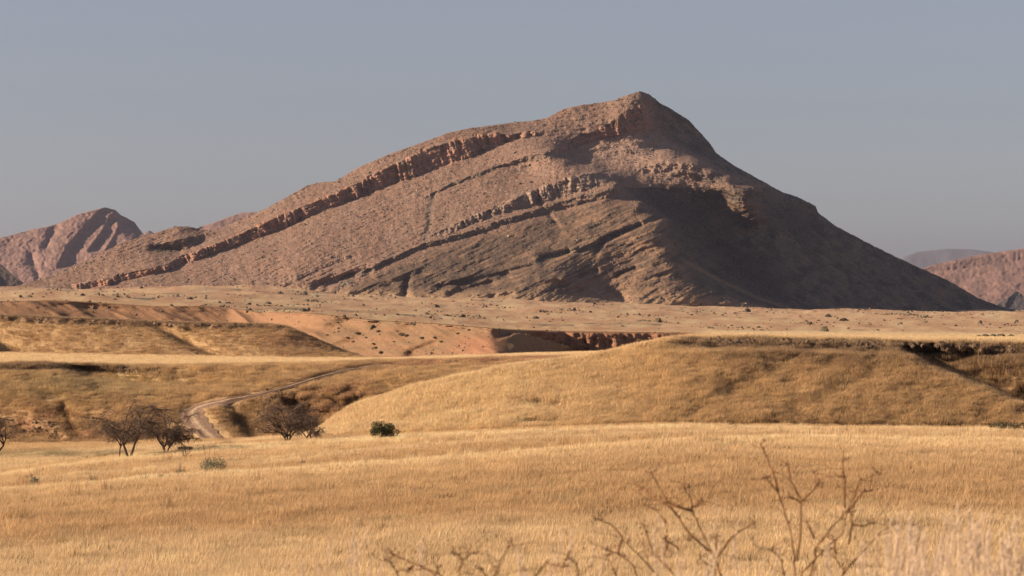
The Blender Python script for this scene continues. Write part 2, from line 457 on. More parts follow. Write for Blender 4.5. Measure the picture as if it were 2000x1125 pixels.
C = lerp3(C, PALE * 1.12, hill * (1 - sm(950, 1450, PX)) * .85)
C = lerp3(C, CRAG * .7, np.clip(crag1 * (1.0 + n2), 0, 1) * .95)
C = lerp3(C, SOIL * .7, hill * sm(1340, 1480, PX) * np.exp(-((S - (I_E - .2)) / .1) ** 2) * np.clip(.6 + n2 * 1.2, 0, 1))
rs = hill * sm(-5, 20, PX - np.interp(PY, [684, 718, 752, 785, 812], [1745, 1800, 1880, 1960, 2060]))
C = lerp3(C, SOIL * .75, rs * np.clip(.7 + n2 * .6, 0, 1))  # eroded soil, darkened as well to paint the shade right of the spur
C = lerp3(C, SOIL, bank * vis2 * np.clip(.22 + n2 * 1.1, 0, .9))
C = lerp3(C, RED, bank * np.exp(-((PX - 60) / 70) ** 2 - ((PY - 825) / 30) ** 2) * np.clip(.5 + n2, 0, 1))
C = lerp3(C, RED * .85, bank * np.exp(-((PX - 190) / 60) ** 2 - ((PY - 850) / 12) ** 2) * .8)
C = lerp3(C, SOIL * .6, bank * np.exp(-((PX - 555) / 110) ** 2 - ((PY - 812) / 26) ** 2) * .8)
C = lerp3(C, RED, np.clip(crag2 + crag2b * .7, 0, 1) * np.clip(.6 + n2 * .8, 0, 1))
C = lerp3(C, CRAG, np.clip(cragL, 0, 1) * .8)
C = lerp3(C, OLIVE * 1.25, bank * np.exp(-((PX - 150) / 190) ** 2 - ((PY - 752) / 26) ** 2) * np.clip(.75 + n2 * .6, 0, 1) * .75)  # shade below the left bank's lip, painted in olive brown
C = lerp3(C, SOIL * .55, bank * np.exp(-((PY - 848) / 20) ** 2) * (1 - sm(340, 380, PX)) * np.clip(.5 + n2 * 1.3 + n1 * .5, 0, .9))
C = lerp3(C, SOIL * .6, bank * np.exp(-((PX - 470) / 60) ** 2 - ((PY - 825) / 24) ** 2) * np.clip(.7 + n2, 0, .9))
strip = band(I_H + .06, I_I - .05, .04)
C = lerp3(C, PALE * 1.03, strip)
C = lerp3(C, SOIL * 1.15 + GOLD * .12, b3 * np.clip(.62 + n2 * .5, 0, 1))
C = lerp3(C, RED * .8, b3 * np.exp(-((PX - 560) / 60) ** 2 - ((PY - 665) / 16) ** 2) * .6)
C = lerp3(C, CRAG, crag3 * .75)
d4 = b4 * (1 - sm(560, 600, PX))
C = lerp3(C, RED * .42 + PLAIN * .25, b4 * .95)
C = lerp3(C, PLAIN * .46 + RED * .02, b4 * sm(600, 640, PX) * (1 - sm(940, 965, PX)) * np.clip(.55 + n3 * 1.0, 0, 1))
C = lerp3(C, RED * 1.0, b4 * np.exp(-((PX - 930) / 45) ** 2) * sm(650, 668, PY) * .8)
C = lerp3(C, PLAIN * .6, b4 * sm(975, 1000, PX) * (1 - sm(1150, 1180, PX)) * np.clip(.6 + n3, 0, 1) * (1 - cliff))
C = lerp3(C, RED * .75, cliff * np.clip(.8 + n2, 0, 1))
farp = sm(I_M, I_M + .25, S)
C = lerp3(C, PLAIN * 1.12, farp)
C = lerp3(C, PALE * .92, farp * np.clip(n3 * 2.2, 0, 1) * .75)
C = lerp3(C, RED * .9, farp * np.clip(-n3 * 2.0, 0, 1) * .5)
C = lerp3(C, SCRUB_AND_SHADE * 1.2 + RED * .25, farp * sm(.28, .55, fbm(PX / 22, PY / 1.8, 4, 66)) * .75 * sm(380, 620, PX + 300 * (PY > 595)))
for ln, w in GULLY_SHADE:      # shade in the far gullies, painted as dark lines
    C = lerp3(C, SCRUB_AND_SHADE * 1.1, farp * np.clip(groove(PX, PY, ln, 1, w) * (.35 + 1.8 * n3), 0, .8))
C = lerp3(C, PALE * .95, band(I_E + .2, I_M + .1, .3) * sm(1330, 1400, PX))
# valley floor with a green strip, left
vf = band(I_D - .1, I_G - .1, .2) * (1 - sm(250, 420, PX))
C = lerp3(C, OLIVE, vf * np.exp(-((PY - 893) / 7) ** 2) * np.clip(.65 + n2, 0, 1))
near = 1 - sm(2.5, 3.5, S)
C = lerp3(C, GOLD * .8, near)
C = lerp3(C, PALE, band(2.6, 4.22, .2) * .8)
C = lerp3(C, OLIVE * 1.5, band(4.2, I_A - .3, .1) * sm(.25, .6, fbm(XW2 / 6, GY2 / 9, 3, 69)) * .6)
C = lerp3(C, SOIL * 1.1, groove(PX, PY, track_px, 1, 9) * vis2 * band(I_D, I_H, .3) * .8)
C *= (1 + .10 * fbm(XW2 / 1.2, GY2 / 2 + GZ2 / .7, 2, 67))[..., None]

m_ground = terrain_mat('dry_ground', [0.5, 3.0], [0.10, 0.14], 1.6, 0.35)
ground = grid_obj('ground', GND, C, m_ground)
tag(ground, 'dry golden grassland of terraces banks and gullies running to the mountain', kind='structure')


def ground_at(px, py, s0=4.0, s1=28.0):
    """world point where the ground shows at a photo point, nearest first"""
    j = int(np.clip(np.searchsorted(GX, px), 1, len(GX) - 1))
    t = (px - GX[j - 1]) / (GX[j] - GX[j - 1])
    pr = GPY[:, j - 1] * (1 - t) + GPY[:, j] * t
    P = GND[:, j - 1] * (1 - t) + GND[:, j] * t
    for k in range(1, len(pr)):
        if seg[k] < s0 or seg[k] > s1: continue
        if pr[k] <= py < pr[k - 1]:
            u = (pr[k - 1] - py) / (pr[k - 1] - pr[k] + 1e-9)
            return P[k - 1] * (1 - u) + P[k] * u
    k = int(np.argmin(np.abs(pr - py) + (seg < s0) * 1e4 + (seg > s1) * 1e4))
    return P[k]


def ground_z(X, Y):
    px = CX + F * X / Y
    j = int(np.clip(np.searchsorted(GX, px), 1, len(GX) - 1))
    t = (px - GX[j - 1]) / (GX[j] - GX[j - 1])
    yc = GND[:, j - 1, 1] * (1 - t) + GND[:, j, 1] * t
    zc = GND[:, j - 1, 2] * (1 - t) + GND[:, j, 2] * t
    k = int(np.argmax(yc > Y)); k = max(1, k)
    u = (Y - yc[k - 1]) / (yc[k] - yc[k - 1] + 1e-9)
    return zc[k - 1] * (1 - u) + zc[k] * u


# ------------------------------------------------------------------ dirt track
tp = []
for a, b in zip(track_px[:-1], track_px[1:]):
    for k in range(8):
        u = k / 8
        tp.append((a[0] + (b[0] - a[0]) * u, a[1] + (b[1] - a[1]) * u))
tw = np.array([ground_at(a, b, I_D - .2, I_H + .5) for a, b in tp])
for _ in range(10):
    tw[1:-1] = tw[1:-1] * .5 + (tw[:-2] + tw[2:]) * .25
tan = np.gradient(tw[:, :2], axis=0); tan /= np.linalg.norm(tan, axis=1)[:, None]
nor = np.stack([-tan[:, 1], tan[:, 0]], 1)
offs = np.array([-1.9, -1.5, -1.15, -.8, -.35, .0, .35, .8, 1.15, 1.5, 1.9])
rz = np.array([0.0, .03, -.0, -.0, .08, .12, .08, -.0, -.0, .03, 0.0]) + .10
tv = np.zeros((len(tw), len(offs), 3)); tcx = np.zeros_like(tv)
for i in range(len(tw)):
    wd = .62 + .42 * float(sm(440, 385, tp[i][0])) * (1 - .2 * float(sm(830, 865, tp[i][1])))
    wd += .12 * math.sin(i * .9)
    for j, o_ in enumerate(offs):
        p = tw[i, :2] + nor[i] * o_ * wd
        zz = ground_z(p[0], p[1]) + rz[j] * (1 if 0 < j < len(offs) - 1 else -1.5)
        tv[i, j] = (p[0], p[1], zz)
        rut = abs(abs(o_) - 1.0) < .4
        g = abs(o_) < .2
        base = np.array([.29, .19, .125]) if not g else (GOLD * .55 + .1)
        if rut: base = np.array([.20, .13, .09])
        if tp[i][0] > 440: base = (np.array([.15, .095, .065]) if o_ > 0.3 or abs(o_ + 1.15) < .4 else np.array([.42, .28, .17]))
        if abs(o_) > 1.6: base = np.array([.36, .22, .14])
        tcx[i, j] = base * (1 + .25 * math.sin(i * 1.7 + j * 2.3) * random.random())
m_track = terrain_mat('track_dust', [0.8, 4.0], [0.15, 0.2], 3.0, 0.12)
track = grid_obj('dirt_track', tv, tcx, m_track)
tag(track, 'two rutted dirt track curving down through the grass beside the bank', kind='structure')


def near_track(X, Y):
    d = np.full(X.shape, 1e9)
    for i in range(0, len(tw), 2):
        wd = 2.6 if tp[i][0] < 430 else 1.8
        d = np.minimum(d, np.hypot(X - tw[i, 0], Y - tw[i, 1]) / wd)
    return d < 1


# ------------------------------------------------------------------ mountain
def rbf(ctrl, gx, gy, sy=1.6):
    P = np.array(ctrl, float)
    x, y, v = P[:, 0], P[:, 1] * sy, P[:, 2]
    A = np.hypot(x[:, None] - x[None], y[:, None] - y[None])
    n = len(x)
    M = np.zeros((n + 3, n + 3)); M[:n, :n] = A - np.eye(n) * 4.0
    M[:n, n] = 1; M[:n, n + 1] = x; M[:n, n + 2] = y
    M[n:, :n] = M[:n, n:].T
    w = np.linalg.solve(M, np.concatenate([v, np.zeros(3)]))
    out = np.zeros(gx.shape)
    gyy = gy * sy
    for k in range(n): out += w[k] * np.hypot(gx - x[k], gyy - y[k])
    return out + w[n] + w[n + 1] * gx + w[n + 2] * gyy


CREST = [(-140, 580), (20, 562), (40, 556), (100, 537), (180, 503), (240, 473), (300, 456), (340, 443), (365, 442), (400, 449), (415, 451), (440, 441), (480, 425), (520, 407), (560, 385), (600, 362), (620, 357),
         (655, 354), (700, 327), (760, 301), (820, 280), (880, 258), (920, 250), (960, 245), (1000, 239), (1040, 236), (1072, 229), (1100, 213), (1130, 206), (1160, 202), (1200, 196), (1222, 186),
         (1250, 178), (1268, 184), (1290, 202), (1310, 212), (1330, 225), (1345, 234), (1360, 251), (1385, 278), (1400, 300), (1440, 327), (1470, 343), (1500, 360), (1530, 376), (1556, 384), (1585, 398),
         (1594, 404), (1597, 415), (1615, 428), (1630, 440), (1660, 456), (1700, 477), (1740, 497), (1760, 506), (1800, 525), (1830, 538), (1850, 547), (1880, 564), (1910, 582), (1950, 597), (1990, 608), (2080, 616)]
CRESTY = [(-140, 4480), (20, 4480), (200, 4560), (415, 4660), (700, 4740), (960, 4830), (1100, 4850), (1200, 4880), (1250, 4900), (1290, 4980), (1330, 5030), (1400, 5090), (1600, 5100), (1760, 5060), (1985, 5190), (2080, 5230)]
ctrl = []
for x in range(-140, 2081, 60):
    ctrl.append((x, float(itp(FOOT_PY, x)) + 8, float(itp(FOOT_Y, x)) - 10))
for x in list(range(-140, 2081, 45)):
    ctrl.append((x, float(itp(CREST, x)), float(itp(CRESTY, x))))
def pl(*pts):
    for a, b in zip(pts[:-1], pts[1:]):
        n = max(1, int(math.hypot(a[0] - b[0], a[1] - b[1]) / 30))
        for k in range(n):
            u = k / n; ctrl.append(tuple(a[i] + (b[i] - a[i]) * u for i in range(3)))
    ctrl.append(pts[-1])
# front hill ridge (apex, then descending right), its dark far side, gully, right flank
pl((1000, 425, 4450), (1100, 392, 4510), (1200, 365, 4530), (1250, 395, 4455), (1294, 430, 4395), (1290, 462, 4345), (1320, 520, 4265), (1352, 560, 4210))
pl((1200, 400, 4470), (1235, 425, 4420))
pl((1200, 520, 4295), (1265, 490, 4320))
pl((1352, 560, 4210), (1420, 592, 4180), (1500, 606, 4230))
pl((1225, 352, 4640), (1290, 368, 4670), (1350, 378, 4690), (1400, 384, 4705))
pl((1240, 378, 4620), (1310, 408, 4640), (1360, 430, 4660), (1372, 480, 4620), (1400, 530, 4520), (1450, 568, 4420), (1530, 601, 4400))
pl((1450, 440, 4760), (1460, 500, 4690), (1500, 550, 4560), (1580, 590, 4500))
# peak terminator ridge down to the right shoulder
pl((1262, 200, 4870), (1268, 262, 4810), (1310, 300, 4770), (1372, 335, 4735), (1440, 356, 4700), (1475, 366, 4680))
pl((1300, 240, 4960), (1350, 290, 4990), (1400, 325, 4960), (1480, 352, 4880))
pl((1365, 322, 4738), (1425, 345, 4708))
pl((1478, 375, 4690), (1484, 400, 4660), (1476, 428, 4650))
pl((1395, 404, 4735), (1435, 425, 4715))
pl((1500, 400, 4850), (1490, 440, 4800), (1510, 480, 4740))
pl((1560, 470, 4860), (1600, 530, 4760), (1660, 580, 4680))
pl((1680, 520, 4900), (1740, 560, 4840), (1800, 590, 4850))
pl((1600, 440, 4980), (1700, 500, 4990))
# main face left of the peak
pl((1106, 298, 4760), (1140, 316, 4735), (1180, 330, 4700), (1230, 338, 4680))
pl((1160, 290, 4770), (1220, 300, 4750))
pl((1020, 305, 4670), (1078, 302, 4640), (1100, 320, 4615), (1130, 334, 4605), (1190, 350, 4590))
pl((1120, 260, 4790), (1200, 262, 4800))
pl((700, 450, 4480), (850, 400, 4530), (950, 360, 4590), (1030, 330, 4660))
pl((500, 500, 4440), (600, 500, 4380), (760, 520, 4310))
pl((300, 520, 4470), (400, 490, 4530))
pl((900, 500, 4320), (1000, 480, 4350), (1120, 460, 4370), (1200, 440, 4390))
pl((1050, 544, 4185), (1090, 538, 4185), (1105, 547, 4190))
pl((1150, 565, 4225), (1205, 582, 4225))
pl((1000, 580, 4140), (1060, 560, 4150))

MX = np.concatenate([np.arange(-140, 0, 6), np.arange(0, 2010, 1.45), np.arange(2010, 2080, 5)])
NR = 310
tt = np.linspace(0, 1, NR)
cy = smx(itp(CREST, MX), np.array([.25, .5, .25]))
wx = MX * .83
cy = cy + 1.6 * fbm(MX / 16, MX * 0, 4, 71) * sm(0, 200, MX) + 1.3 * fbm(MX / 5, MX * 0 + 5, 3, 72)
fy = itp(FOOT_PY, MX) + 7
fy = np.maximum(fy, cy + 3)
MPY = fy[None] + (cy - fy)[None] * tt[:, None]
MPX = np.broadcast_to(MX, MPY.shape)
# coarse depth field, then bilinear
cgx = np.arange(-150, 2100, 9.0); cgy = np.arange(160, 640, 6.0)
D0 = rbf(ctrl, *np.meshgrid(cgx, cgy))
for _ in range(1):
    D0[1:-1, 1:-1] = (D0[1:-1, 1:-1] * 4 + D0[:-2, 1:-1] + D0[2:, 1:-1] + D0[1:-1, :-2] + D0[1:-1, 2:]) / 8
def samp(px, py):
    u = (px - cgx[0]) / 9.0; v = (py - cgy[0]) / 6.0
    i = np.clip(u.astype(int), 0, len(cgx) - 2); j = np.clip(v.astype(int), 0, len(cgy) - 2)
    a = np.clip(u - i, 0, 1); b = np.clip(v - j, 0, 1)
    return (D0[j, i] * (1 - a) + D0[j, i + 1] * a) * (1 - b) + (D0[j + 1, i] * (1 - a) + D0[j + 1, i + 1] * a) * b

warpn = 3 * fbm(MPX / 40, MPY / 25, 3, 73)
# cliff bands: (lower edge, upper edge, px range, strength)
BANDS = [
    ([(150, 566), (230, 552), (330, 528), (400, 500), (470, 478), (540, 452), (620, 415), (700, 385), (760, 362), (850, 330), (900, 312), (970, 284), (1000, 274), (1075, 258)],
     [(150, 556), (230, 540), (330, 514), (400, 484), (470, 457), (540, 424), (620, 392), (700, 358), (760, 327), (850, 285), (900, 272), (970, 262), (1000, 262), (1075, 254)], 130, 1080, 1.0, 'r'),
    ([(1080, 302), (1130, 285), (1180, 270), (1230, 262), (1275, 258)], [(1080, 296), (1130, 268), (1180, 250), (1230, 215), (1275, 196)], 1075, 1285, 1.0, 'r'),
    ([(840, 472), (900, 446), (980, 418), (1040, 398), (1100, 384), (1160, 366), (1200, 352)], [(840, 464), (900, 432), (980, 400), (1040, 372), (1100, 352), (1160, 338), (1200, 342)], 835, 1205, .7, 'p'),
    ([(640, 580), (700, 545), (760, 515), (830, 485), (920, 462), (1000, 436), (1100, 408), (1200, 384)], [(640, 570), (700, 533), (760, 505), (830, 476), (920, 450), (1000, 424), (1100, 392), (1200, 368)], 640, 1215, 1.1, 'd'),
    ([(810, 400), (880, 366), (960, 335), (1040, 312), (1085, 303)], [(810, 396), (880, 360), (960, 328), (1040, 302), (1085, 294)], 815, 1090, .8, 'd'),
    ([(1230, 342), (1290, 338), (1350, 352), (1420, 360)], [(1230, 336), (1290, 318), (1350, 322), (1420, 346)], 1235, 1430, .8, 'd'),
    ([(240, 486), (300, 492), (350, 492), (400, 470)], [(240, 480), (300, 478), (350, 468), (400, 456)], 285, 405, 1.3, 'd'),
    ([(1340, 402), (1400, 398), (1450, 392), (1490, 380)], [(1340, 396), (1400, 388), (1450, 380), (1490, 370)], 1330, 1490, .9, 'd'),
    ([(1520, 402), (1560, 412), (1598, 430)], [(1520, 392), (1560, 394), (1598, 408)], 1500, 1600, .8, 'd'),
    ([(1180, 470), (1240, 446), (1290, 425)], [(1180, 462), (1240, 436), (1290, 414)], 1120, 1295, .8, 'd'),
    ([(1040, 520), (1100, 500), (1160, 484), (1210, 462)], [(1040, 514), (1100, 490), (1160, 474), (1210, 456)], 1030, 1220, .8, 'd'),
]
MPYw = MPY + warpn
pyq = MPY.copy()
masks = []
for lo, hi, x0, x1, st, kd in BANDS:
    l_ = itp(lo, MPX); h_ = itp(hi, MPX); th = np.maximum(l_ - h_, 2)
    wob = 1 + .55 * fbm(MPX / 34, MPX * 0 + x0, 3, 87)
    h_ = l_ - th * np.clip(wob, .35, 1.6) + 3.0 * fbm(MPX / 28, MPX * 0 + x1, 3, 88); th = np.maximum(l_ - h_, 2)
    th0 = np.maximum(l_ - itp(hi, MPX), 2); u0 = (MPYw - itp(hi, MPX)) / th0
    xm = sm(x0, x0 + 25, MPX) * (1 - sm(x1 - 25, x1, MPX)); xs = sm(x0 - 20, x0 + 70, MPX) * (1 - sm(x1 - 50, x1 + 50, MPX))
    u = (MPYw - h_) / th               # 0 top .. 1 bottom
    m = sm(-.12, .05, u) * (1 - sm(.92, 1.15, u)) * xm
    masks.append(m)
    # within the band depth hardly changes, the talus below takes it up
    g = np.where(u0 < 0, -.5 * np.exp(np.minimum(u0, 0) * .7), np.where(u0 < 1, u0 - .5, .5 * np.exp(-(np.maximum(u0, 1) - 1) * .7)))
    pyq = pyq - xs * min(st, 1) * g * np.minimum(th0, 34) * .9
D = samp(MPX, pyq)
Xm = (MPX - CX) / F * 4700; Zm = (PH - MPY) / F * 4700
for m, (lo, hi, x0, x1, st, kd) in zip(masks, BANDS):
    if kd == 'd':
        D += m * (10 * fbm(Xm / 14, Zm / 12, 4, 75, .6) + 1.0)
    else:
        D += m * ((14 + 26 * np.clip(.5 + fbm(Xm / 90, Zm * 0, 2, 97) * 1.3, 0, 1)) * fbm(Xm / 34 + Zm / 120 + 1.5 * fbm(Xm / 60, Zm * 0 + 3, 2, 79), Zm / 130, 4, 76, .6) + 8 * fbm(Xm / 9 + Zm / 30, Zm / 14, 4, 77, .6))
# strata coordinate follows the beds
Cb = itp([(0, 590), (230, 552), (470, 470), (620, 400), (750, 348), (850, 305), (970, 272), (1100, 255), (1250, 240), (1400, 250), (1600, 300), (2000, 480)], MPX)
v = MPY - Cb + 6 * fbm(MPX / 90, MPY / 60, 3, 78)
front = sm(0, 30, MPY - itp([(600, 585), (700, 540), (830, 482), (1000, 430), (1200, 372), (1300, 400), (1340, 395), (1480, 385), (1600, 420), (2000, 620)], MPX)) * sm(580, 660, MPX)
upper = 1 - front
D += upper * (4.2 * fbm(MPX / 50, v / 5.5, 4, 81, .6) + 8 * fbm(Xm / 90, Zm / 60, 4, 82))
# front hill: streaked ledges rising to the right
vf_ = MPY + .42 * MPX + 10 * fbm(MPX / 120, MPY / 80, 3, 83)
litf = 1 - sm(-10, 40, MPX - itp([(365, 1200), (432, 1292), (462, 1285), (560, 1350), (600, 1480)], MPY)) * (1 - sm(360, 372, MPY) * 0)
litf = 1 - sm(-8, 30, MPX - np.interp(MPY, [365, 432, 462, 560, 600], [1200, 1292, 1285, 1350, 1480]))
D += front * (6 * fbm(MPX / 45 + MPY / 60, vf_ / 8.0, 4, 84, .6) + 8 * fbm(MPX / 60 + 4, vf_ / 26.0, 3, 89, .5) * (.6 + .5 * litf) + (10 + 12 * (1 - litf)) * fbm(Xm / 75, Zm / 50, 4, 85))
D += (4 + 1.5 * upper) * fbm(Xm / 15, Zm / 10, 4, 86, .6)
# named gullies and dark hollows
for ln, A, w in [([(848, 385), (838, 410), (841, 430), (832, 465)], 5, 6), ([(640, 560), (690, 535), (720, 528)], 13, 7), ([(615, 560), (650, 548), (690, 540)], 15, 8),
                 ([(790, 575), (795, 550)], 20, 7), ([(880, 575), (930, 560), (990, 540)], 20, 7), ([(860, 560), (960, 540), (1040, 520)], 16, 6), ([(900, 560), (960, 555)], 14, 8),
                 ([(1060, 505), (1110, 492)], 24, 7), ([(1165, 490), (1180, 465), (1250, 440)], 18, 6), ([(1205, 537), (1240, 525)], 18, 5), ([(1130, 540), (1165, 528)], 16, 5),
                 ([(1290, 540), (1320, 530)], 10, 5), ([(1400, 480), (1440, 530), (1520, 590)], 25, 16), ([(1000, 575), (960, 580)], 14, 5),
                 ([(1560, 480), (1600, 530)], 12, 12), ([(1650, 500), (1720, 560)], 14, 10), ([(1420, 395), (1450, 415), (1470, 425)], 8, 3),
                 ([(560, 560), (640, 520), (700, 500)], 5, 4), ([(300, 484), (350, 486)], 26, 8), ([(1050, 392), (1090, 440)], 8, 5)]:
    D += groove(MPX, MPY, ln, A, w)
for ln, A, w in [([(1000, 577), (1110, 505), (1190, 455), (1290, 430)], -5, 6), ([(1055, 541), (1105, 541)], -12, 8), ([(1100, 545), (1200, 580)], -12, 7),
                 ([(1380, 520), (1480, 580), (1540, 600)], -12, 5), ([(1510, 440), (1530, 520)], -14, 10), ([(660, 577), (760, 545), (830, 520)], -6, 5)]:
    D += groove(MPX, MPY, ln, A, w)
D += sm(0, 1, (MPX - 1080) / 60) * np.exp(-((MPX - 1150) / 55) ** 2 - ((MPY - 565) / 18) ** 2) * 3
# tuck the foot into the plain
MV = np.stack([(MPX - CX) / F * D, D, (PH - MPY) / F * D], -1)
# the unseen far side closes the hill
back = []
for k, (dy_, dz_) in enumerate([(30, -6), (120, -45), (300, -130), (600, -260), (1000, -420)]):
    b = MV[-1].copy(); b[:, 1] += dy_; hgt = np.maximum(b[:, 2] + 20, 0)
    b[:, 2] = b[:, 2] - hgt * [.02, .12, .35, .7, 1.1][k]
    back.append(b)
MV2 = np.concatenate([MV, np.array(back)], 0)

# albedo
q1 = fbm(Xm / 30, Zm / 20, 4, 91); q2 = fbm(Xm / 6, Zm / 4, 3, 92); q3 = fbm(MPX / 70, v / 4.0, 4, 93, .6); q4 = fbm(MPX / 80, vf_ / 7, 4, 94, .6)
MC = np.empty(MV.shape); MC[:] = ROCK
MC = lerp3(MC, ROCKPALE, upper * np.clip(q3 * 1.6 + q1 * .5, 0, 1) * .55)
MC = lerp3(MC, ROCKRED * .8, upper * np.clip(-q3 * 1.6, 0, 1) * .5)
MC = lerp3(MC, HILLGRASS, front * np.clip(.65 + q4 * .9, 0, 1))
MC = lerp3(MC, np.array([.095, .068, .05]), front * sm(-.2, .28, -q4 + q1 * .5 + .28 * (1 - sm(980, 1150, MPX))) * .85)
MC = lerp3(MC, np.array([.075, .057, .044]), front * np.exp(-((MPX - 940) / 130) ** 2 - ((MPY - 545) / 34) ** 2) * np.clip(.5 + q1 + q2, 0, 1) * .7)
for m, bd in zip(masks, BANDS):
    if bd[5] == 'r': MC = lerp3(MC, ROCKRED * 1.12, m * np.clip(.75 + q2 * 1.2, .2, 1))
    elif bd[5] == 'p': MC = lerp3(MC, ROCKPALE * 1.0, m * np.clip(.45 + q2 * 1.6, 0, .9))
    else: MC = lerp3(MC, SCRUB_AND_SHADE * 1.2, m * np.clip(.5 + 1.1 * q1 + q2, 0, .85))
talus = np.exp(-((MPX - 1240) / 140) ** 2 - ((MPY - 300) / 45) ** 2) * upper * (1 - masks[1])
MC = lerp3(MC, np.array([.36, .235, .175]), talus * .9)
gul = groove(MPX, MPY, [(845, 385), (835, 430), (832, 480)], 1, 5)
MC = lerp3(MC, SCRUB_AND_SHADE * 1.6, gul * .7)
foots = sm(.0, .10, tt)[:, None] * np.ones_like(MPX)
MC = lerp3(MC, PLAIN * .9, (1 - foots) * .8)
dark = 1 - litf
# shade of the right flank painted into its albedo, with paler grass streaks
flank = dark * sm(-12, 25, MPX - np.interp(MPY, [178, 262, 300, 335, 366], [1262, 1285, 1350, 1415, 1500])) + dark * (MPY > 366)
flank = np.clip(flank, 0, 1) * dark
patch = np.exp(-((MPX - 1442) / 40) ** 2 - ((MPY - 408) / 18) ** 2)  # sunlit triangle, kept free of the painted shade
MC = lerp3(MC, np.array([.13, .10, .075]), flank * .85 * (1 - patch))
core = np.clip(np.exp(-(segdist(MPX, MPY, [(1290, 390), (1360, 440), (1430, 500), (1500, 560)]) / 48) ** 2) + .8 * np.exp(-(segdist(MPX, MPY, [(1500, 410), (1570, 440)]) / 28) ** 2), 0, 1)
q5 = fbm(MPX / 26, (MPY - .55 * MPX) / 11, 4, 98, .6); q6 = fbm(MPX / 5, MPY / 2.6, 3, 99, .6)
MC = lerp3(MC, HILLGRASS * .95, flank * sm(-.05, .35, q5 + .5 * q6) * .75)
MC = lerp3(MC, SCRUB_AND_SHADE * .45, flank * sm(-.05, .3, -q5 * .6 + q1 * .6 + .7 * q6) * .8 * (1 - patch))
MC = lerp3(MC, SCRUB_AND_SHADE * .42, flank * core * np.clip(.8 + q6 * .8, 0, 1) * (1 - patch))  # deepest gully shade, painted darker still
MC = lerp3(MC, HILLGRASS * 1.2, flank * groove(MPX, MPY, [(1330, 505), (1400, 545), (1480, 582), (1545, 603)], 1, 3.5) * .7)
spk = fbm(Xm / 2.6, Zm / 2.0, 2, 95)
MC = lerp3(MC, SCRUB_AND_SHADE * 1.1, sm(.28, .5, spk) * (.35 * upper + .3 * front))
MC = lerp3(MC, ROCKPALE * 1.15, sm(.33, .55, fbm(Xm / 3.2, Zm / 2.2, 2, 96)) * upper * .55)
MC *= (1 + .22 * q2)[..., None]
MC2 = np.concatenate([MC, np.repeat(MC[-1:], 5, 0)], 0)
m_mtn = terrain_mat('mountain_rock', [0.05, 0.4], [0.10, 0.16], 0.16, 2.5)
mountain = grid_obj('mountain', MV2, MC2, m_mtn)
tag(mountain, 'large brown rocky mountain with cliff bands and a pointed summit', kind='structure')


# ------------------------------------------------------------------ far mountains
def far_hill(name, label, crest, foot_py, y_foot, y_crest, x0, x1, stepx, nr, c0, c1, seed, feats=(), bands=(), amp=1.0, crestrough=1.0, px_m=None):
    X = np.arange(x0, x1 + .1, stepx)
    cy = itp(crest, X) + crestrough * 1.2 * fbm(X / 12, X * 0 + seed, 4, seed)
    t = np.linspace(0, 1, nr)[:, None]
    py = foot_py + (cy[None] - foot_py) * t
    px = np.broadcast_to(X, py.shape)
    pxm = y_foot / F
    tp_ = np.maximum((foot_py - py) / max(1.0, (foot_py - cy.min())), 0)
    D = y_foot + (y_crest - y_foot) * tp_ + amp * pxm * (22 * fbm(px / 45, py / 30, 5, seed + 1, .55) + 8 * fbm(px / 7, py / 6, 4, seed + 2, .6))
    for kind, ln, A, w in feats:
        if kind == 'g': D += groove(px, py, ln, A * pxm, w)
        else: D += fold(px, py, ln, A * pxm, w, w * 5)
    C = np.empty(px.shape + (3,)); C[:] = c0
    C = lerp3(C, c1, np.clip(.5 + fbm(px / 20, py / 8, 4, seed + 3), 0, 1))
    for lo, hi in bands:
        l_ = itp(lo, px); h_ = itp(hi, px)
        u = (py - h_) / np.maximum(l_ - h_, 1)
        m = sm(-.1, .1, u) * (1 - sm(.9, 1.1, u))
        D += m * pxm * 9 * fbm(px / 5, py / 30, 3, seed + 4, .6)
        C = lerp3(C, np.array(c1) * .85, m * .8)
    V = np.stack([(px - CX) / F * D, D, (PH - py) / F * D], -1)
    bk = []
    for k in range(3):
        b = V[-1].copy(); b[:, 1] += pxm * [20, 120, 350][k]
        b[:, 2] = b[:, 2] - np.maximum(b[:, 2] + 30, 0) * [.06, .45, 1.1][k]
        bk.append(b)
    V = np.concatenate([V, np.array(bk)], 0); C = np.concatenate([C, np.repeat(C[-1:], 3, 0)], 0)
    o = grid_obj(name, V, C, m_mtn)
    tag(o, label, kind='structure')
    return o


PINK = (.33, .20, .155); PINKD = (.24, .15, .125)
far_hill('mountain', 'distant hazy mountain with ribbed cliffs left of the large one',
         [(-260, 560), (-150, 500), (-60, 478), (0, 465), (60, 449), (100, 441), (125, 432), (150, 419), (180, 411), (205, 405), (225, 410), (238, 421), (262, 433), (272, 447), (282, 459), (300, 468), (340, 500), (400, 560)],
         585, 8200, 9000, -260, 400, 2.0, 110, PINK, PINKD, 201,
         feats=[('f', [(214, 402), (232, 440), (262, 500)], 150, 62), ('f', [(200, 404), (165, 440), (130, 480), (110, 520)], 55, 14), ('f', [(215, 420), (200, 450), (170, 490)], 50, 9), ('f', [(237, 418), (228, 450), (205, 490)], 50, 10),
                ('g', [(110, 440), (90, 480)], 16, 8), ('g', [(60, 500), (75, 540)], 14, 7), ('f', [(262, 432), (262, 460), (250, 490)], 30, 12)], amp=.8)
far_hill('hill', 'small blue hill peeping over the saddle at the left', [(270, 475), (285, 453), (292, 450), (300, 455), (320, 470)], 560, 14000, 14300, 262, 330, 2, 20, PINKD, PINKD, 221, amp=.4, crestrough=.4)
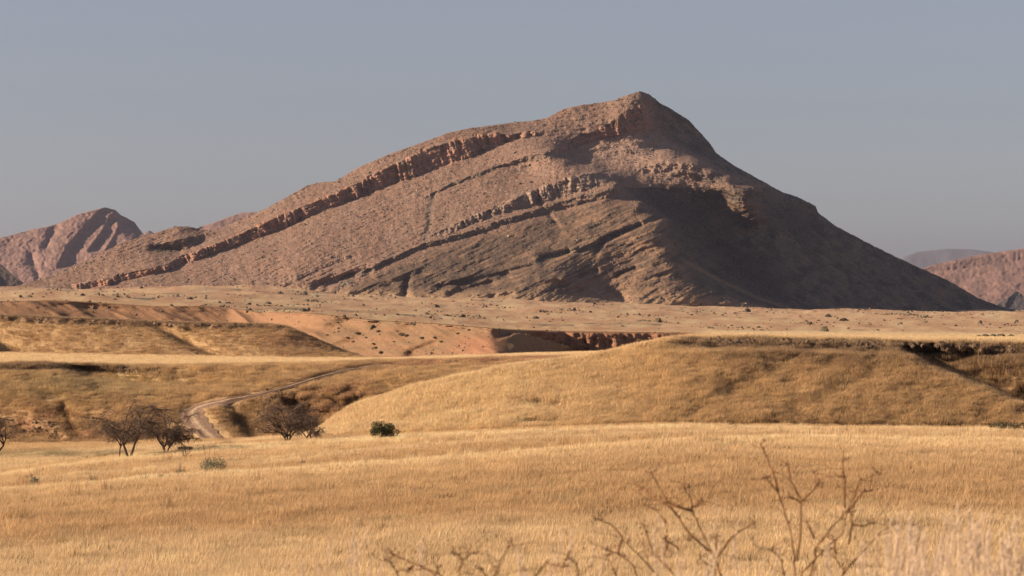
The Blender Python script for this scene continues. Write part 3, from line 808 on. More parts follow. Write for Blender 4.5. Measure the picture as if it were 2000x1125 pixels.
far_hill('hill', 'pale pink ridge behind the long left shoulder of the large mountain', [(340, 470), (390, 443), (420, 434), (445, 424), (470, 416), (492, 414), (520, 418), (560, 440), (640, 500)], 560, 9500, 10200, 340, 640, 2.5, 50, PINK, PINKD, 231, amp=.7, crestrough=.5)
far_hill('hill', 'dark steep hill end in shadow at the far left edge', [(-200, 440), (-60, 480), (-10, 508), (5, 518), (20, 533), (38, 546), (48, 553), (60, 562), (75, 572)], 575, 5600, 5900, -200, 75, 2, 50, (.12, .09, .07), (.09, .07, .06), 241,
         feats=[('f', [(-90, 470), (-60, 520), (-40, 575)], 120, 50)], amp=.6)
far_hill('mesa', 'long pink flat topped ridge with a cliff band at the right edge', [(1700, 580), (1780, 535), (1800, 525), (1820, 518), (1850, 511), (1900, 500), (1950, 492), (2000, 485), (2060, 478), (2200, 470), (2420, 480)], 606, 9000, 9900, 1700, 2420, 2.4, 80, PINK, PINKD, 251,
         feats=[('g', [(1900, 540), (1840, 570)], 10, 8)], bands=[([(1700, 596), (1800, 536), (1850, 526), (1900, 522), (2000, 506), (2420, 498)], [(1700, 590), (1800, 530), (1850, 516), (1900, 505), (2000, 488), (2420, 482)])], amp=.8, crestrough=.5)
far_hill('hill', 'small dark jagged hills below the pink ridge at the right edge', [(1930, 607), (1945, 596), (1960, 585), (1975, 578), (1984, 568), (1992, 572), (2000, 580), (2030, 560), (2100, 575), (2160, 600)], 609, 7000, 7300, 1930, 2160, 2, 26, (.13, .11, .10), (.10, .085, .08), 261,
         feats=[('f', [(1975, 570), (1960, 608)], 40, 14)], amp=1.0)
far_hill('mesa', 'very pale far mesa almost lost in haze at the right', [(1690, 540), (1745, 512), (1770, 500), (1790, 492), (1830, 488), (1850, 486), (1900, 487), (1940, 493), (2000, 500), (2200, 530)], 600, 34000, 35500, 1690, 2200, 4, 20, (.19, .175, .175), (.16, .15, .155), 271, amp=.3, crestrough=.3)

# ------------------------------------------------------------------ haze
hz_v = np.array([(x, y, z) for x in (-15000, 15000) for y in (-400, 40000) for z in (-330, 620)], float)
hz_f = [(0, 1, 3, 2), (4, 6, 7, 5), (0, 4, 5, 1), (2, 3, 7, 6), (0, 2, 6, 4), (1, 5, 7, 3)]
mh, n, l = nt('haze_air')
out = n.new('ShaderNodeOutputMaterial'); pv = n.new('ShaderNodeVolumePrincipled')
pv.inputs['Color'].default_value = (0.62, 0.63, 0.80, 1)
pv.inputs['Density'].default_value = 1.9e-5
pv.inputs['Anisotropy'].default_value = 0.5
l.new(pv.outputs['Volume'], out.inputs['Volume'])
haze = mesh_obj('haze', hz_v, hz_f, mh)
tag(haze, 'thin pale mauve haze filling the air over the plain', kind='stuff')


# ------------------------------------------------------------------ instancing helper
def proto_collection(objs, name):
    c = bpy.data.collections.new(name)
    for o in objs:
        for cc in list(o.users_collection): cc.objects.unlink(o)
        c.objects.link(o)
    return c


def scatter(name, pts, rot, scl, tint, protos, label):
    me = bpy.data.meshes.new(name)
    me.vertices.add(len(pts)); me.vertices.foreach_set('co', np.asarray(pts, np.float32).ravel())
    a = me.attributes.new('rot', 'FLOAT_VECTOR', 'POINT'); a.data.foreach_set('vector', np.asarray(rot, np.float32).ravel())
    a = me.attributes.new('scl', 'FLOAT_VECTOR', 'POINT'); a.data.foreach_set('vector', np.asarray(scl, np.float32).ravel())
    a = me.attributes.new('tint', 'FLOAT_COLOR', 'POINT')
    t4 = np.ones((len(pts), 4), np.float32); t4[:, :3] = tint; a.data.foreach_set('color', t4.ravel())
    o = bpy.data.objects.new(name, me); col.objects.link(o)
    g = bpy.data.node_groups.new(name + '_nodes', 'GeometryNodeTree')
    g.interface.new_socket('Geometry', in_out='INPUT', socket_type='NodeSocketGeometry')
    g.interface.new_socket('Geometry', in_out='OUTPUT', socket_type='NodeSocketGeometry')
    N = g.nodes; K = g.links
    i = N.new('NodeGroupInput'); ou = N.new('NodeGroupOutput')
    ip = N.new('GeometryNodeInstanceOnPoints'); ci = N.new('GeometryNodeCollectionInfo')
    ci.inputs['Collection'].default_value = protos
    ci.inputs['Separate Children'].default_value = True; ci.inputs['Reset Children'].default_value = True
    ip.inputs['Pick Instance'].default_value = True
    ra = N.new('GeometryNodeInputNamedAttribute'); ra.data_type = 'FLOAT_VECTOR'; ra.inputs['Name'].default_value = 'rot'
    sa = N.new('GeometryNodeInputNamedAttribute'); sa.data_type = 'FLOAT_VECTOR'; sa.inputs['Name'].default_value = 'scl'
    rv = N.new('FunctionNodeRandomValue'); rv.data_type = 'INT'
    rv.inputs['Min'].default_value = 0; rv.inputs['Max'].default_value = max(0, len(protos.objects) - 1)
    K.new(i.outputs[0], ip.inputs['Points']); K.new(ci.outputs[0], ip.inputs['Instance'])
    K.new([s for s in rv.outputs if s.type == 'INT'][0], ip.inputs['Instance Index'])
    K.new(ra.outputs['Attribute'], ip.inputs['Rotation']); K.new(sa.outputs['Attribute'], ip.inputs['Scale'])
    K.new(ip.outputs[0], ou.inputs[0])
    md = o.modifiers.new('scatter', 'NODES'); md.node_group = g
    tag(o, label, kind='stuff')
    return o


m_blade = blade_mat('grass_blade')


def grass_proto(seed, nb, rad, h, w, lean=.5):
    r = random.Random(seed); v = []; f = []; c = []
    for _ in range(nb):
        a = r.uniform(0, 6.283); d = rad * math.sqrt(r.random())
        x, y = d * math.cos(a), d * math.sin(a)
        hh = h * r.uniform(.55, 1.15)
        la = r.uniform(0, 6.283); lx, ly = math.cos(la), math.sin(la)
        le = lean * r.random() * hh + .12 * hh
        wx_, wy_ = -ly * w, lx * w
        k = len(v)
        mx_, my_ = x + lx * le * .35 + .04 * hh, y + ly * le * .35
        tx, ty = x + lx * le + .12 * hh, y + ly * le
        v += [(x - wx_, y - wy_, -.05), (x + wx_, y + wy_, -.05), (mx_ + wx_ * .9, my_ + wy_ * .9, hh * .6), (mx_ - wx_ * .9, my_ - wy_ * .9, hh * .6), (tx, ty, hh), (tx, ty, hh)]
        f += [(k, k + 1, k + 2, k + 3), (k + 3, k + 2, k + 4, k + 5)]
        s = r.uniform(.85, 1.15)
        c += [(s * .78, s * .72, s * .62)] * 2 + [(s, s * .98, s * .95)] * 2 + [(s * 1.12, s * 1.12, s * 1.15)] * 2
    f2 = []
    for q in f:
        if q[2] + 1 == q[3] and q[3] - q[0] == 5: f2.append((q[0], q[1], q[2])); continue
        f2 += [(q[0], q[1], q[2]), (q[0], q[2], q[3])]
    f2 = []
    for k in range(0, len(v), 6):
        f2 += [(k, k + 1, k + 2), (k, k + 2, k + 3), (k + 3, k + 2, k + 4)]
    o = mesh_obj('dry_grass_clump', v, f2, m_blade)
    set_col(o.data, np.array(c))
    return o


def scatter_on_ground(mask_fn, count, s_lo, s_hi, px_lo=-200, px_hi=2200):
    r0 = np.where((seg >= s_lo) & (seg <= s_hi))[0]
    c0 = np.where((GX >= px_lo) & (GX <= px_hi))[0]
    P = GND[r0[0]:r0[-1] + 1, c0[0]:c0[-1] + 1]
    a = P[:-1, :-1]; b = P[:-1, 1:]; c = P[1:, :-1]
    ar = np.linalg.norm(np.cross(b - a, c - a), axis=-1)
    sx = PX[r0[0]:r0[-1], c0[0]:c0[-1]]; sy = GPY[r0[0]:r0[-1], c0[0]:c0[-1]]
    w = ar * mask_fn(sx, sy, a[..., 0], a[..., 1], S[r0[0]:r0[-1], c0[0]:c0[-1]])
    cs = np.cumsum(w.ravel()); cs /= cs[-1]
    idx = np.searchsorted(cs, rng.random(count))
    i, j = np.unravel_index(idx, w.shape)
    u = rng.random(count)[:, None]; v_ = rng.random(count)[:, None]
    d_ = P[1:, 1:][i, j]
    p = (a[i, j] * (1 - u) + b[i, j] * u) * (1 - v_) + (c[i, j] * (1 - u) + d_ * u) * v_
    cc = C[r0[0]:r0[-1], c0[0]:c0[-1]][i, j]
    return p, cc, sx[i, j], sy[i, j], i + r0[0], j + c0[0]


protosA = proto_collection([grass_proto(s, 64, .6, .44, .008, .35) for s in (1, 2, 3, 4)], 'grass_kinds')
protosB = proto_collection([grass_proto(s, 44, .9, .55, .014, .35) for s in (5, 6, 7)], 'coarse_grass_kinds')


def grass_field(name, label, s_lo, s_hi, cnt, protos, dens, sc=(.75, 1.25), px_lo=-160, px_hi=2160, zs=1.0, lift=0.0):
    p, cc, sx, sy, ii, jj = scatter_on_ground(dens, cnt, s_lo, s_hi, px_lo, px_hi)
    k = ~near_track(p[:, 0], p[:, 1])
    p, cc, sx, sy = p[k], cc[k], sx[k], sy[k]
    n_ = len(p)
    rot = np.zeros((n_, 3)); rot[:, 2] = rng.normal(0, .5, n_)
    s_ = rng.uniform(*sc, n_) * (1 + .35 * fbm(p[:, 0] / 7, p[:, 1] / 9, 2, 301))
    scl = np.stack([s_, s_, s_ * zs * rng.uniform(.8, 1.2, n_)], 1)
    pt = fbm(p[:, 0] / 3.5, p[:, 1] / 5 + p[:, 2] / 1.6, 3, 303)
    base = GOLD[None] * .2 + cc * .92 + .03
    base = base * (1 + .22 * pt + .12 * rng.normal(0, 1, n_))[:, None]
    return scatter(name, p, rot, scl, np.clip(base, .03, .85), protos, label)


def bare(sx, sy, X, Y, s):
    n_ = fbm(X / 4, Y / 6, 3, 310)
    d = .25 + np.clip(.6 + n_ * 1.4, 0, 1)
    return d
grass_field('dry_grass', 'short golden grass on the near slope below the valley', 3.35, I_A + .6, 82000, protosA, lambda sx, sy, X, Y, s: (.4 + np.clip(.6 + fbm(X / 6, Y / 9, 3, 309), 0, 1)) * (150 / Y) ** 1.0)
grass_field('dry_grass', 'pale golden grass on the low swells in front of the trees', I_A + .6, I_D + .05, 42000, protosA, lambda sx, sy, X, Y, s: bare(sx, sy, X, Y, s), sc=(.8, 1.3))
protosC = proto_collection([grass_proto(s, 50, .32, .8, .009, .3) for s in (11, 12, 13)], 'tussock_kinds')
grass_field('grass_tussock', 'taller straw tussocks standing out of the near slope', 3.35, I_B, 2600, protosC, lambda sx, sy, X, Y, s: np.clip(fbm(X / 9, Y / 14, 3, 340) * 2.2, .03, 1), sc=(.6, 1.25))
protosD = proto_collection([grass_proto(s, 30, .45, .42, .016, .6) for s in (14, 15)], 'brown_weed_kinds')
p, cc_, a_, b_, _i, _j = scatter_on_ground(lambda sx, sy, X, Y, s: np.clip(fbm(X / 8, Y / 10, 3, 341) * 2.6 - .2, .01, 1), 2400, 3.4, I_E - .2, -100, 2100)
s_ = rng.uniform(.7, 1.5, len(p))
scatter('brown_weeds', p, np.zeros((len(p), 3)), np.stack([s_] * 3, 1), np.array([.24, .15, .08]) * rng.uniform(.6, 1.2, (len(p), 1)), protosD, 'brown dead weeds scattered through the golden grass')
def hill_d(sx, sy, X, Y, s):
    d = bare(sx, sy, X, Y, s)
    d = d * (1 - .55 * sm(-5, 20, sx - np.interp(sy, [684, 718, 752, 785, 812], [1745, 1800, 1880, 1960, 2060])))
    d = d * (1 - .93 * np.clip((s - (I_E - .17)) / .08, 0, 1) * (s < I_E + .03) * (sx > 1320))
    return d
grass_field('dry_grass', 'golden grass covering the broad hill on the right', I_D + .05, I_E + .5, 60000, protosA, hill_d, sc=(.9, 1.5), px_lo=560)
grass_field('dry_grass', 'golden grass on the left bank and valley floor behind the trees', I_D + .05, I_H + .1, 62000, protosA,
            lambda sx, sy, X, Y, s: bare(sx, sy, X, Y, s) * ((s > I_F) | (sx < 660)) * (sx < 1290) * (1 - .8 * np.exp(-((sx - 60) / 60) ** 2 - ((sy - 825) / 24) ** 2)) * (1 - .5 * np.exp(-((sy - 848) / 20) ** 2) * (sx < 360)), sc=(.8, 1.45))
grass_field('dry_grass', 'sparse grass on the third bank and the pale terrace before it', I_H + .1, I_J + .2, 36000, protosB,
            lambda sx, sy, X, Y, s: bare(sx, sy, X, Y, s) * (sx < 1250) * np.where(s < I_I, .5, 1.0), sc=(.5, .9))
grass_field('dry_grass', 'thin grass on the plain just behind the right hill', I_E + .5, I_M, 16000, protosB, lambda sx, sy, X, Y, s: (sx > 1290) * (500 / Y) ** 1.5, sc=(.35, .7))

# ------------------------------------------------------------------ rocks
m_rock = plain_mat('crag_rock', (.10, .065, .042), (.21, .135, .085), .8, bump=.15, bscale=4)
m_rockred = plain_mat('red_rock', (.26, .13, .08), (.38, .21, .13), .8, bump=.15, bscale=4)
m_rockfar = plain_mat('scree_rock', (.25, .17, .125), (.42, .31, .24), .05, bump=.5, bscale=1)
m_scrub = plain_mat('scrub_leaf', (.085, .065, .042), (.14, .11, .07), .5)


def rock_mesh(seed, sub=1, mat=None, name='rock'):
    import bmesh
    bm = bmesh.new(); bmesh.ops.create_icosphere(bm, subdivisions=sub, radius=1.0)
    r = random.Random(seed)
    for v_ in bm.verts:
        v_.co *= r.uniform(.7, 1.15); v_.co.z *= .75; v_.co.x *= 1.15
    me = bpy.data.meshes.new(name); bm.to_mesh(me); bm.free()
    if mat: me.materials.append(mat)
    return me


def proto_from(meshes, cname):
    return proto_collection([(lambda o: (col.objects.link(o), o)[1])(bpy.data.objects.new(m.name, m)) for m in meshes], cname)


rk = proto_from([rock_mesh(s, 1, m_rock, 'rock_kind') for s in range(4)], 'rocks')
rkf = proto_from([rock_mesh(s + 9, 1, m_rockfar, 'scree_kind') for s in range(3)], 'scree')
skf = proto_from([rock_mesh(s + 19, 1, m_scrub, 'scrub_kind') for s in range(3)], 'scrub')


def rock_scatter(name, label, dens, cnt, s_lo, s_hi, size, protos, px_lo=-160, px_hi=2160):
    p, cc, sx, sy, ii, jj = scatter_on_ground(dens, cnt, s_lo, s_hi, px_lo, px_hi)
    rot = rng.uniform(0, 6.28, (cnt, 3)); s_ = size * np.minimum(np.exp(rng.normal(0, .45, cnt)), 2.0)
    return scatter(name, p, rot, np.stack([s_] * 3, 1), cc, protos, label)


rock_scatter('rock_rubble', 'dark broken rock rubble along the rim of the right hill', lambda sx, sy, X, Y, s: sm(1290, 1500, sx) * np.exp(-((s - (I_E - .09)) / .07) ** 2) * (.2 + np.clip(fbm(X / 4, Y / 4, 2, 320) * 2, 0, 1)), 3800, I_D + .3, I_E, .21, rk, 1280)
rock_scatter('rock_rubble', 'reddish rubble under the rim of the middle terrace', lambda sx, sy, X, Y, s: sm(730, 800, sx) * (sx < 1200) * np.exp(-((s - (I_H - .25)) / .2) ** 2), 1500, I_GB, I_H, .2, rk, 700, 1210)
rock_scatter('rock_rubble', 'broken rocks on the dark knoll beside the track', lambda sx, sy, X, Y, s: (sx > 500) * (sx < 720) * np.exp(-((s - (I_GB - .1)) / .25) ** 2), 700, I_G, I_GB + .4, .17, rk, 490, 730)
rock_scatter('rock_rubble', 'rocks on the red bare patch and rim of the left bank', lambda sx, sy, X, Y, s: (sx < 320) * (np.exp(-((s - (I_H - .08)) / .06) ** 2) + .35 * np.exp(-((sx - 80) / 70) ** 2 - ((sy - 830) / 26) ** 2)), 900, I_G, I_H, .17, rk, -160, 330)
rock_scatter('rock_rubble', 'line of rocks along the rim of the third bank', lambda sx, sy, X, Y, s: (sx < 560) * np.exp(-((s - (I_J - .07)) / .07) ** 2), 1600, I_I, I_J, .2, rk, -160, 570)

bt = [rock_mesh(60 + k, 2, m_rock, 'boulder') for k in range(4)]
for k in range(34):
    a = 1330 + 670 * (k + random.random() * .8) / 34
    b = float(itp([(1310, 668), (1500, 672), (1700, 679), (2000, 688)], a)) + random.uniform(0, 12)
    g = ground_at(a, b, I_D, I_E + .2)
    o = bpy.data.objects.new('boulder', bt[k % 4]); col.objects.link(o)
    z = random.uniform(.22, .5)
    o.location = (g[0], g[1] - .1, g[2] + z * .1); o.scale = (z * random.uniform(.9, 1.5), z, z * random.uniform(.7, 1.1)); o.rotation_euler = (random.uniform(-.4, .4), random.uniform(-.4, .4), random.uniform(0, 6))
    tag(o, 'rough brown boulder in the crag just under the rim of the right hill', 'boulder', 'boulders under the rim of the right hill')

# scree and scrub over the mountain
def on_mountain(wfn, cnt):
    w = wfn[:-1, :-1]
    e1 = MV[:-1, 1:] - MV[:-1, :-1]; e2 = MV[1:, :-1] - MV[:-1, :-1]
    w = w * np.abs(e1[..., 0] * e2[..., 2])
    cs = np.cumsum(w.ravel()); cs /= cs[-1]
    i, j = np.unravel_index(np.searchsorted(cs, rng.random(cnt)), w.shape)
    u = rng.random(cnt)[:, None]; t_ = rng.random(cnt)[:, None]
    return MV[i, j] + e1[i, j] * u + e2[i, j] * t_
p, cc_, a_, b_, _i, _j = scatter_on_ground(lambda sx, sy, X, Y, s: np.clip(fbm(X / 70, Y / 260, 3, 330) * 3.4 - .5, 0.01, 1) * (1400 / Y) ** 1.2, 2600, I_M + .1, 24, -100, 2100)
s_ = .40 * np.exp(rng.normal(0, .6, len(p))) * (p[:, 1] / 1500) ** .5
scatter('scrub', p, rng.uniform(0, 6.28, (len(p), 3)), np.stack([s_ * 1.3, s_ * 1.3, s_], 1), cc_, skf, 'tiny dark scrub tufts in drifts over the plain')
p, cc_, a_, b_, _i, _j = scatter_on_ground(lambda sx, sy, X, Y, s: (sx < 1340) * np.clip(fbm(X / 12, Y / 12, 3, 331) * 2.4, 0.03, 1), 1500, I_L, I_M, -100, 1340)
s_ = .20 * np.exp(rng.normal(0, .45, len(p)))
scatter('scrub', p, rng.uniform(0, 6.28, (len(p), 3)), np.stack([s_ * 1.3, s_ * 1.3, s_], 1), cc_, skf, 'tiny scrub tufts and stones over the red gullied slope')
p = on_mountain((upper * np.clip(.5 + q1, .1, 1) + front * .12) * (1 - .93 * flank), 14000)
s_ = .6 * np.exp(rng.normal(0, .45, len(p)))
scatter('scree', p, rng.uniform(0, 6.28, (len(p), 3)), np.stack([s_] * 3, 1), np.ones((len(p), 3)), rkf, 'pale boulders and scree strewn over the large mountain')
p = on_mountain(.6 * upper * np.clip(.4 + q1, .05, 1) + front * np.clip(.2 - q4, 0, 1) + .3, 9000)
s_ = .95 * np.exp(rng.normal(0, .4, len(p)))
scatter('scrub', p, rng.uniform(0, 6.28, (len(p), 3)), np.stack([s_] * 3, 1), np.ones((len(p), 3)), skf, 'low dark scrub dotted over the large mountain')


# ------------------------------------------------------------------ branching plants
class Tubes:
    def __init__(self): self.v = []; self.f = []
    def tube(self, pts, r0, r1, k=4):
        n_ = len(pts); base = len(self.v)
        for i, p_ in enumerate(pts):
            a = Vector(pts[max(0, i - 1)]); b = Vector(pts[min(n_ - 1, i + 1)])
            d = (b - a); d = d.normalized() if d.length > 1e-9 else Vector((0, 0, 1))
            s = d.cross(Vector((0.31, .87, .2))).normalized(); t = d.cross(s)
            rr = r0 + (r1 - r0) * i / (n_ - 1)
            for q in range(k):
                an = 6.2832 * q / k
                self.v.append(tuple(Vector(p_) + s * math.cos(an) * rr + t * math.sin(an) * rr))
        for i in range(n_ - 1):
            for q in range(k):
                q2 = (q + 1) % k
                self.f.append((base + i * k + q, base + i * k + q2, base + (i + 1) * k + q2, base + (i + 1) * k + q))
    def build(self, name, mat, parent):
        return mesh_obj(name, self.v, self.f, mat, parent, smooth=True)


def limb(r, p0, d0, ln, bend, n_=6, wig=.18):
    p = Vector(p0); d = Vector(d0).normalized(); pts = [tuple(p)]
    for i in range(n_):
        d = (d + Vector((r.gauss(0, wig), r.gauss(0, wig), r.gauss(0, wig) + bend / n_))).normalized()
        p = p + d * ln / n_; pts.append(tuple(p))
    return pts, d


def empty(name, loc):
    o = bpy.data.objects.new(name, None); o.empty_display_size = .3
    o.location = loc; col.objects.link(o); return o


m_bark = plain_mat('dark_bark', (.075, .050, .035), (.12, .082, .058), 6, bump=.01, bscale=25)
m_twig = plain_mat('grey_brown_twigs', (.12, .078, .055), (.19, .13, .095), 3)


def bare_tree(label, px, py, h, w, seed, stems=2, droop=.9, twigs=1.0, group='leafless trees in the valley', depth=None, trunk=.17, low=0.35, name='leafless_tree', s0=I_A + .3):
    base = ground_at(px, py, s0, I_G)
    if depth: base = np.array([(px - CX) / F * depth, depth, ground_z((px - CX) / F * depth, depth)])
    root = empty(name, (base[0], base[1], base[2] - .1))
    tag(root, label, 'tree', group)
    r = random.Random(seed)
    T = Tubes(); TW = Tubes()
    az0 = r.uniform(0, 6)
    ends = []
    nlimb = 0
    for s in range(stems):
        az = (0.3 if s == 0 else math.pi + .2) + r.uniform(-.5, .5) if stems > 1 else az0
        tilt = .45 if stems > 1 else .08
        if stems > 2: az = 6.283 * s / stems + .4
        pts, d = limb(r, (0, 0, 0), (math.cos(az) * tilt, math.sin(az) * tilt * .6, 1), h * low, 0, 5, .07)
        T.tube(pts, trunk * h * .16, trunk * h * .10, 7)
        nb = 4 if stems > 1 else 5
        for b in range(nb):
            a2 = 6.283 * b / nb + r.uniform(-.5, .5) + s
            out_ = w * .5 * r.uniform(.55, .95)
            up = h * r.uniform(.45, .85)
            LB = Tubes()
            st = pts[-1] if b > 0 else pts[-2]
            lp, d2 = limb(r, st, (math.cos(a2) * out_, math.sin(a2) * out_ * .8, up), math.hypot(out_, up) * .95, -.3 * droop, 7, .13)
            LB.tube(lp, trunk * h * .095, trunk * h * .035, 5)
            for m_ in range(5):
                i_ = r.randint(2, 7); sp = lp[i_]
                a3 = a2 + r.uniform(-1.4, 1.4)
                p3, d3 = limb(r, sp, (math.cos(a3), math.sin(a3), r.uniform(.1, 1.0)), h * r.uniform(.2, .36), -.8 * droop, 6, .16)
                LB.tube(p3, trunk * h * .04, trunk * h * .012, 4)
                ends.append(p3)
            ends.append(lp)
            o = LB.build('limb', m_bark, root)
            nlimb += 1
    for p3 in ends:
        for q in range(int(12 * twigs)):
            sp = p3[r.randint(max(2, len(p3) - 5), len(p3) - 1)]
            a4 = r.uniform(0, 6.283)
            p4, d4 = limb(r, sp, (math.cos(a4), math.sin(a4), r.uniform(-.3, .8)), h * r.uniform(.11, .24), -1.0 * droop, 4, .22)
            TW.tube(p4, .019, .009, 3)
            if r.random() < .7:
                p5, d5 = limb(r, p4[2], (math.cos(a4 + 1), math.sin(a4 + 1), r.uniform(-.4, .4)), h * .08, -1.2 * droop, 3, .25)
                TW.tube(p5, .014, .008, 3)
    T.build('trunk', m_bark, root)
    TW.build('crown', m_twig, root)
    return root


bare_tree('tall bare dark tree with V shaped trunk, largest in the valley', 252, 898, 6.4, 5.4, 5, 2, .8, 2.0, low=.33)
bare_tree('smaller bare tree close to the left of the tallest one', 233, 898, 3.8, 4.0, 8, 1, 1.0, 1.8, low=.42)
bare_tree('wide bare tree with drooping right limb in front of the track', 323, 889, 4.5, 6.0, 21, 3, 1.2, 1.8, low=.24)
bare_tree('bare fan shaped bush tree below the dark knoll, left of its neighbour', 562, 867, 4.9, 6.2, 31, 3, .4, 1.5, low=.2)
bare_tree('low bare tree with arching twigs where the hill meets the valley', 602, 864, 3.3, 4.5, 44, 2, 1.3, 1.5, low=.22)
bare_tree('bare tree cut by the left edge of the view', -8, 889, 6.0, 6.4, 51, 2, 1.0, 1.0, low=.3)
bare_tree('tiny bare bush tree at the foot of the right hill', 1418, 842, 1.0, 3.0, 61, 3, 1.2, .5, low=.2, s0=I_B - .2)


def leafy(name, label, cat, px, py, w, h, seed, c1, c2, nleaf, leaf=.05, lobes=5, stems=6, group=None, flat=False, s0=I_A - .3, stick=0, depth_s1=I_G):
    base = ground_at(px, py, s0, depth_s1)
    h = h * 1.25 + .15
    root = empty(name, tuple(base)); tag(root, label, cat, group)
    r = random.Random(seed)
    st = Tubes(); LV = []; LF = []
    cs = []
    for k in range(lobes):
        a = 6.283 * k / lobes + r.uniform(-.4, .4)
        q = r.uniform(.25, .5)
        cz = h * (r.uniform(.35, .68) if not flat else .82)
        cs.append((math.cos(a) * w * q * .8, math.sin(a) * w * q * .6, cz, w * r.uniform(.16, .26), h * (r.uniform(.22, .36) if not flat else .12)))
    cs.append((0, 0, h * (.62 if not flat else .85), w * .24, h * (.32 if not flat else .12)))
    for c in cs:
        pts, d = limb(r, (0, 0, -.05), (c[0], c[1], c[2]), math.sqrt(c[0] ** 2 + c[1] ** 2 + c[2] ** 2), 0, 4, .06)
        st.tube(pts, .035 * h, .01 * h, 4)
    for _ in range(nleaf):
        c = cs[r.randrange(len(cs))]
        v = Vector((r.gauss(0, 1), r.gauss(0, 1), r.gauss(0, 1))).normalized() * (r.random() ** .4)
        p = Vector((c[0] + v.x * c[3], c[1] + v.y * c[3], max(.03, c[2] + v.z * c[4])))
        s = leaf * r.uniform(.6, 1.5)
        a = Vector((r.gauss(0, 1), r.gauss(0, 1), r.gauss(0, 1))).normalized(); b = a.cross(Vector((r.gauss(0, 1), r.gauss(0, 1), r.gauss(0, 1)))).normalized()
        k = len(LV)
        LV += [tuple(p - a * s), tuple(p + b * s * .55), tuple(p + a * s), tuple(p - b * s * .55)]
        LF.append((k, k + 1, k + 2, k + 3))
    for _ in range(stick):
        pts, d = limb(r, (0, 0, 0), (r.uniform(-.6, .6), r.uniform(-.3, .3), 1), h * r.uniform(1.2, 1.9), 0, 4, .1)
        st.tube(pts, .014, .006, 3)
    st.build('stem', m_twig, root)
    key = 'leaf_%d' % seed
    mesh_obj('foliage', LV, LF, plain_mat('foliage_' + name, c1, c2, 5), root)
    return root


leafy('green_bush', 'dense dark green bush alone where the hill meets the valley', 'bush', 747, 861, 3.4, 1.75, 71, (.045, .048, .02), (.11, .10, .045), 5200, .07, 9)
GG = ((.17, .165, .10), (.27, .25, .16))
leafy('grey_shrub', 'grey green airy shrub, largest on the near swell', 'shrub', 415, 934, 2.2, 1.35, 81, *GG, 2600, .045, 8, stick=6)
leafy('grey_shrub', 'small grey green shrub just left of the largest grey one', 'shrub', 351, 939, .9, .8, 82, *GG, 700, .04, 5, stick=4)
leafy('grey_shrub', 'faint low grey shrub between two grey shrubs and thin sticks', 'shrub', 316, 944, .8, .45, 83, *GG, 400, .04, 5, stick=1)
leafy('grey_shrub', 'thin sparse shrub on the swell left of the faint sticks', 'shrub', 182, 950, 1.0, .7, 84, *GG, 350, .035, 5, stick=5)
leafy('grey_shrub', 'low green shrub with an upright tip near the left edge', 'shrub', 68, 957, 1.1, .85, 85, *GG, 900, .045, 6, stick=3)
leafy('grey_shrub', 'small green shrub with a tall leaning stick below the bare trees', 'shrub', 591, 915, .75, .5, 86, *GG, 700, .035, 5, stick=2)
leafy('grey_shrub', 'tiny twiggy shrub right of the shrub with a leaning stick', 'shrub', 703, 911, .8, .3, 87, *GG, 160, .03, 4, stick=3)
leafy('twiggy_shrub', 'bare thin sticks standing on the swell left of centre', 'shrub', 282, 947, .6, .5, 88, *GG, 40, .03, 3, stick=6)
leafy('umbrella_tree', 'tiny flat topped thorn tree in front of the wide bare tree', 'tree', 362, 898, 1.6, 1.05, 91, (.07, .055, .035), (.13, .11, .06), 1500, .04, 7, flat=True)
leafy('dark_shrub', 'dark low bush at the foot of the right hill by the edge', 'shrub', 1968, 848, 4.2, 1.0, 92, (.08, .065, .03), (.14, .11, .06), 2200, .07, 9, s0=I_B - .1)
leafy('dark_shrub', 'round bush on the third bank right of its shaded spur', 'shrub', 364, 648, 1.9, .9, 93, (.10, .06, .035), (.16, .10, .06), 700, .07, 5, s0=I_I, depth_s1=I_J)
for k, (a, b) in enumerate([(10, 868), (60, 893), (100, 892), (140, 895), (170, 900)]):
    leafy('green_weed', ORD[k] + ' low green weed from the left in the damp strip of the valley floor', 'plant', a, b, 1.6, .45, 95 + k, (.07, .075, .03), (.13, .13, .06), 260, .05, 4, group='green weeds on the valley floor', s0=I_D)

# far shrubs on the plain and red slope: one shape, copied
def shrub_mesh(seed, nm='far_shrub'):
    r = random.Random(seed); V = []; Fc = []
    for _ in range(90):
        a = Vector((r.gauss(0, 1), r.gauss(0, 1), abs(r.gauss(0, 1)))).normalized() * (.5 + .5 * r.random())
        p = Vector((a.x, a.y, a.z * .62 + .02)); s = .22
        u = Vector((r.gauss(0, 1), r.gauss(0, 1), r.gauss(0, 1))).normalized(); w_2 = u.cross(a).normalized()
        k = len(V); V += [tuple(p - u * s), tuple(p + w_2 * s), tuple(p + u * s), tuple(p - w_2 * s)]; Fc.append((k, k + 1, k + 2, k + 3))
    o = mesh_obj(nm, V, Fc, m_scrub)
    return o
shr = [shrub_mesh(s) for s in (1, 2, 3)]
first = [True, True, True]
def place_shrub(px, py, size, label, group, s0=I_L, s1=24.0):
    b = ground_at(px, py, s0, s1); k = random.randrange(3)
    o = shr[k] if first[k] else shr[k].copy()
    if not first[k]: col.objects.link(o)
    first[k] = False
    o.location = tuple(b); o.scale = (size, size * .9, size * random.uniform(.7, 1.0)); o.rotation_euler = (0, 0, random.uniform(0, 6))
    tag(o, label, 'shrub', group)
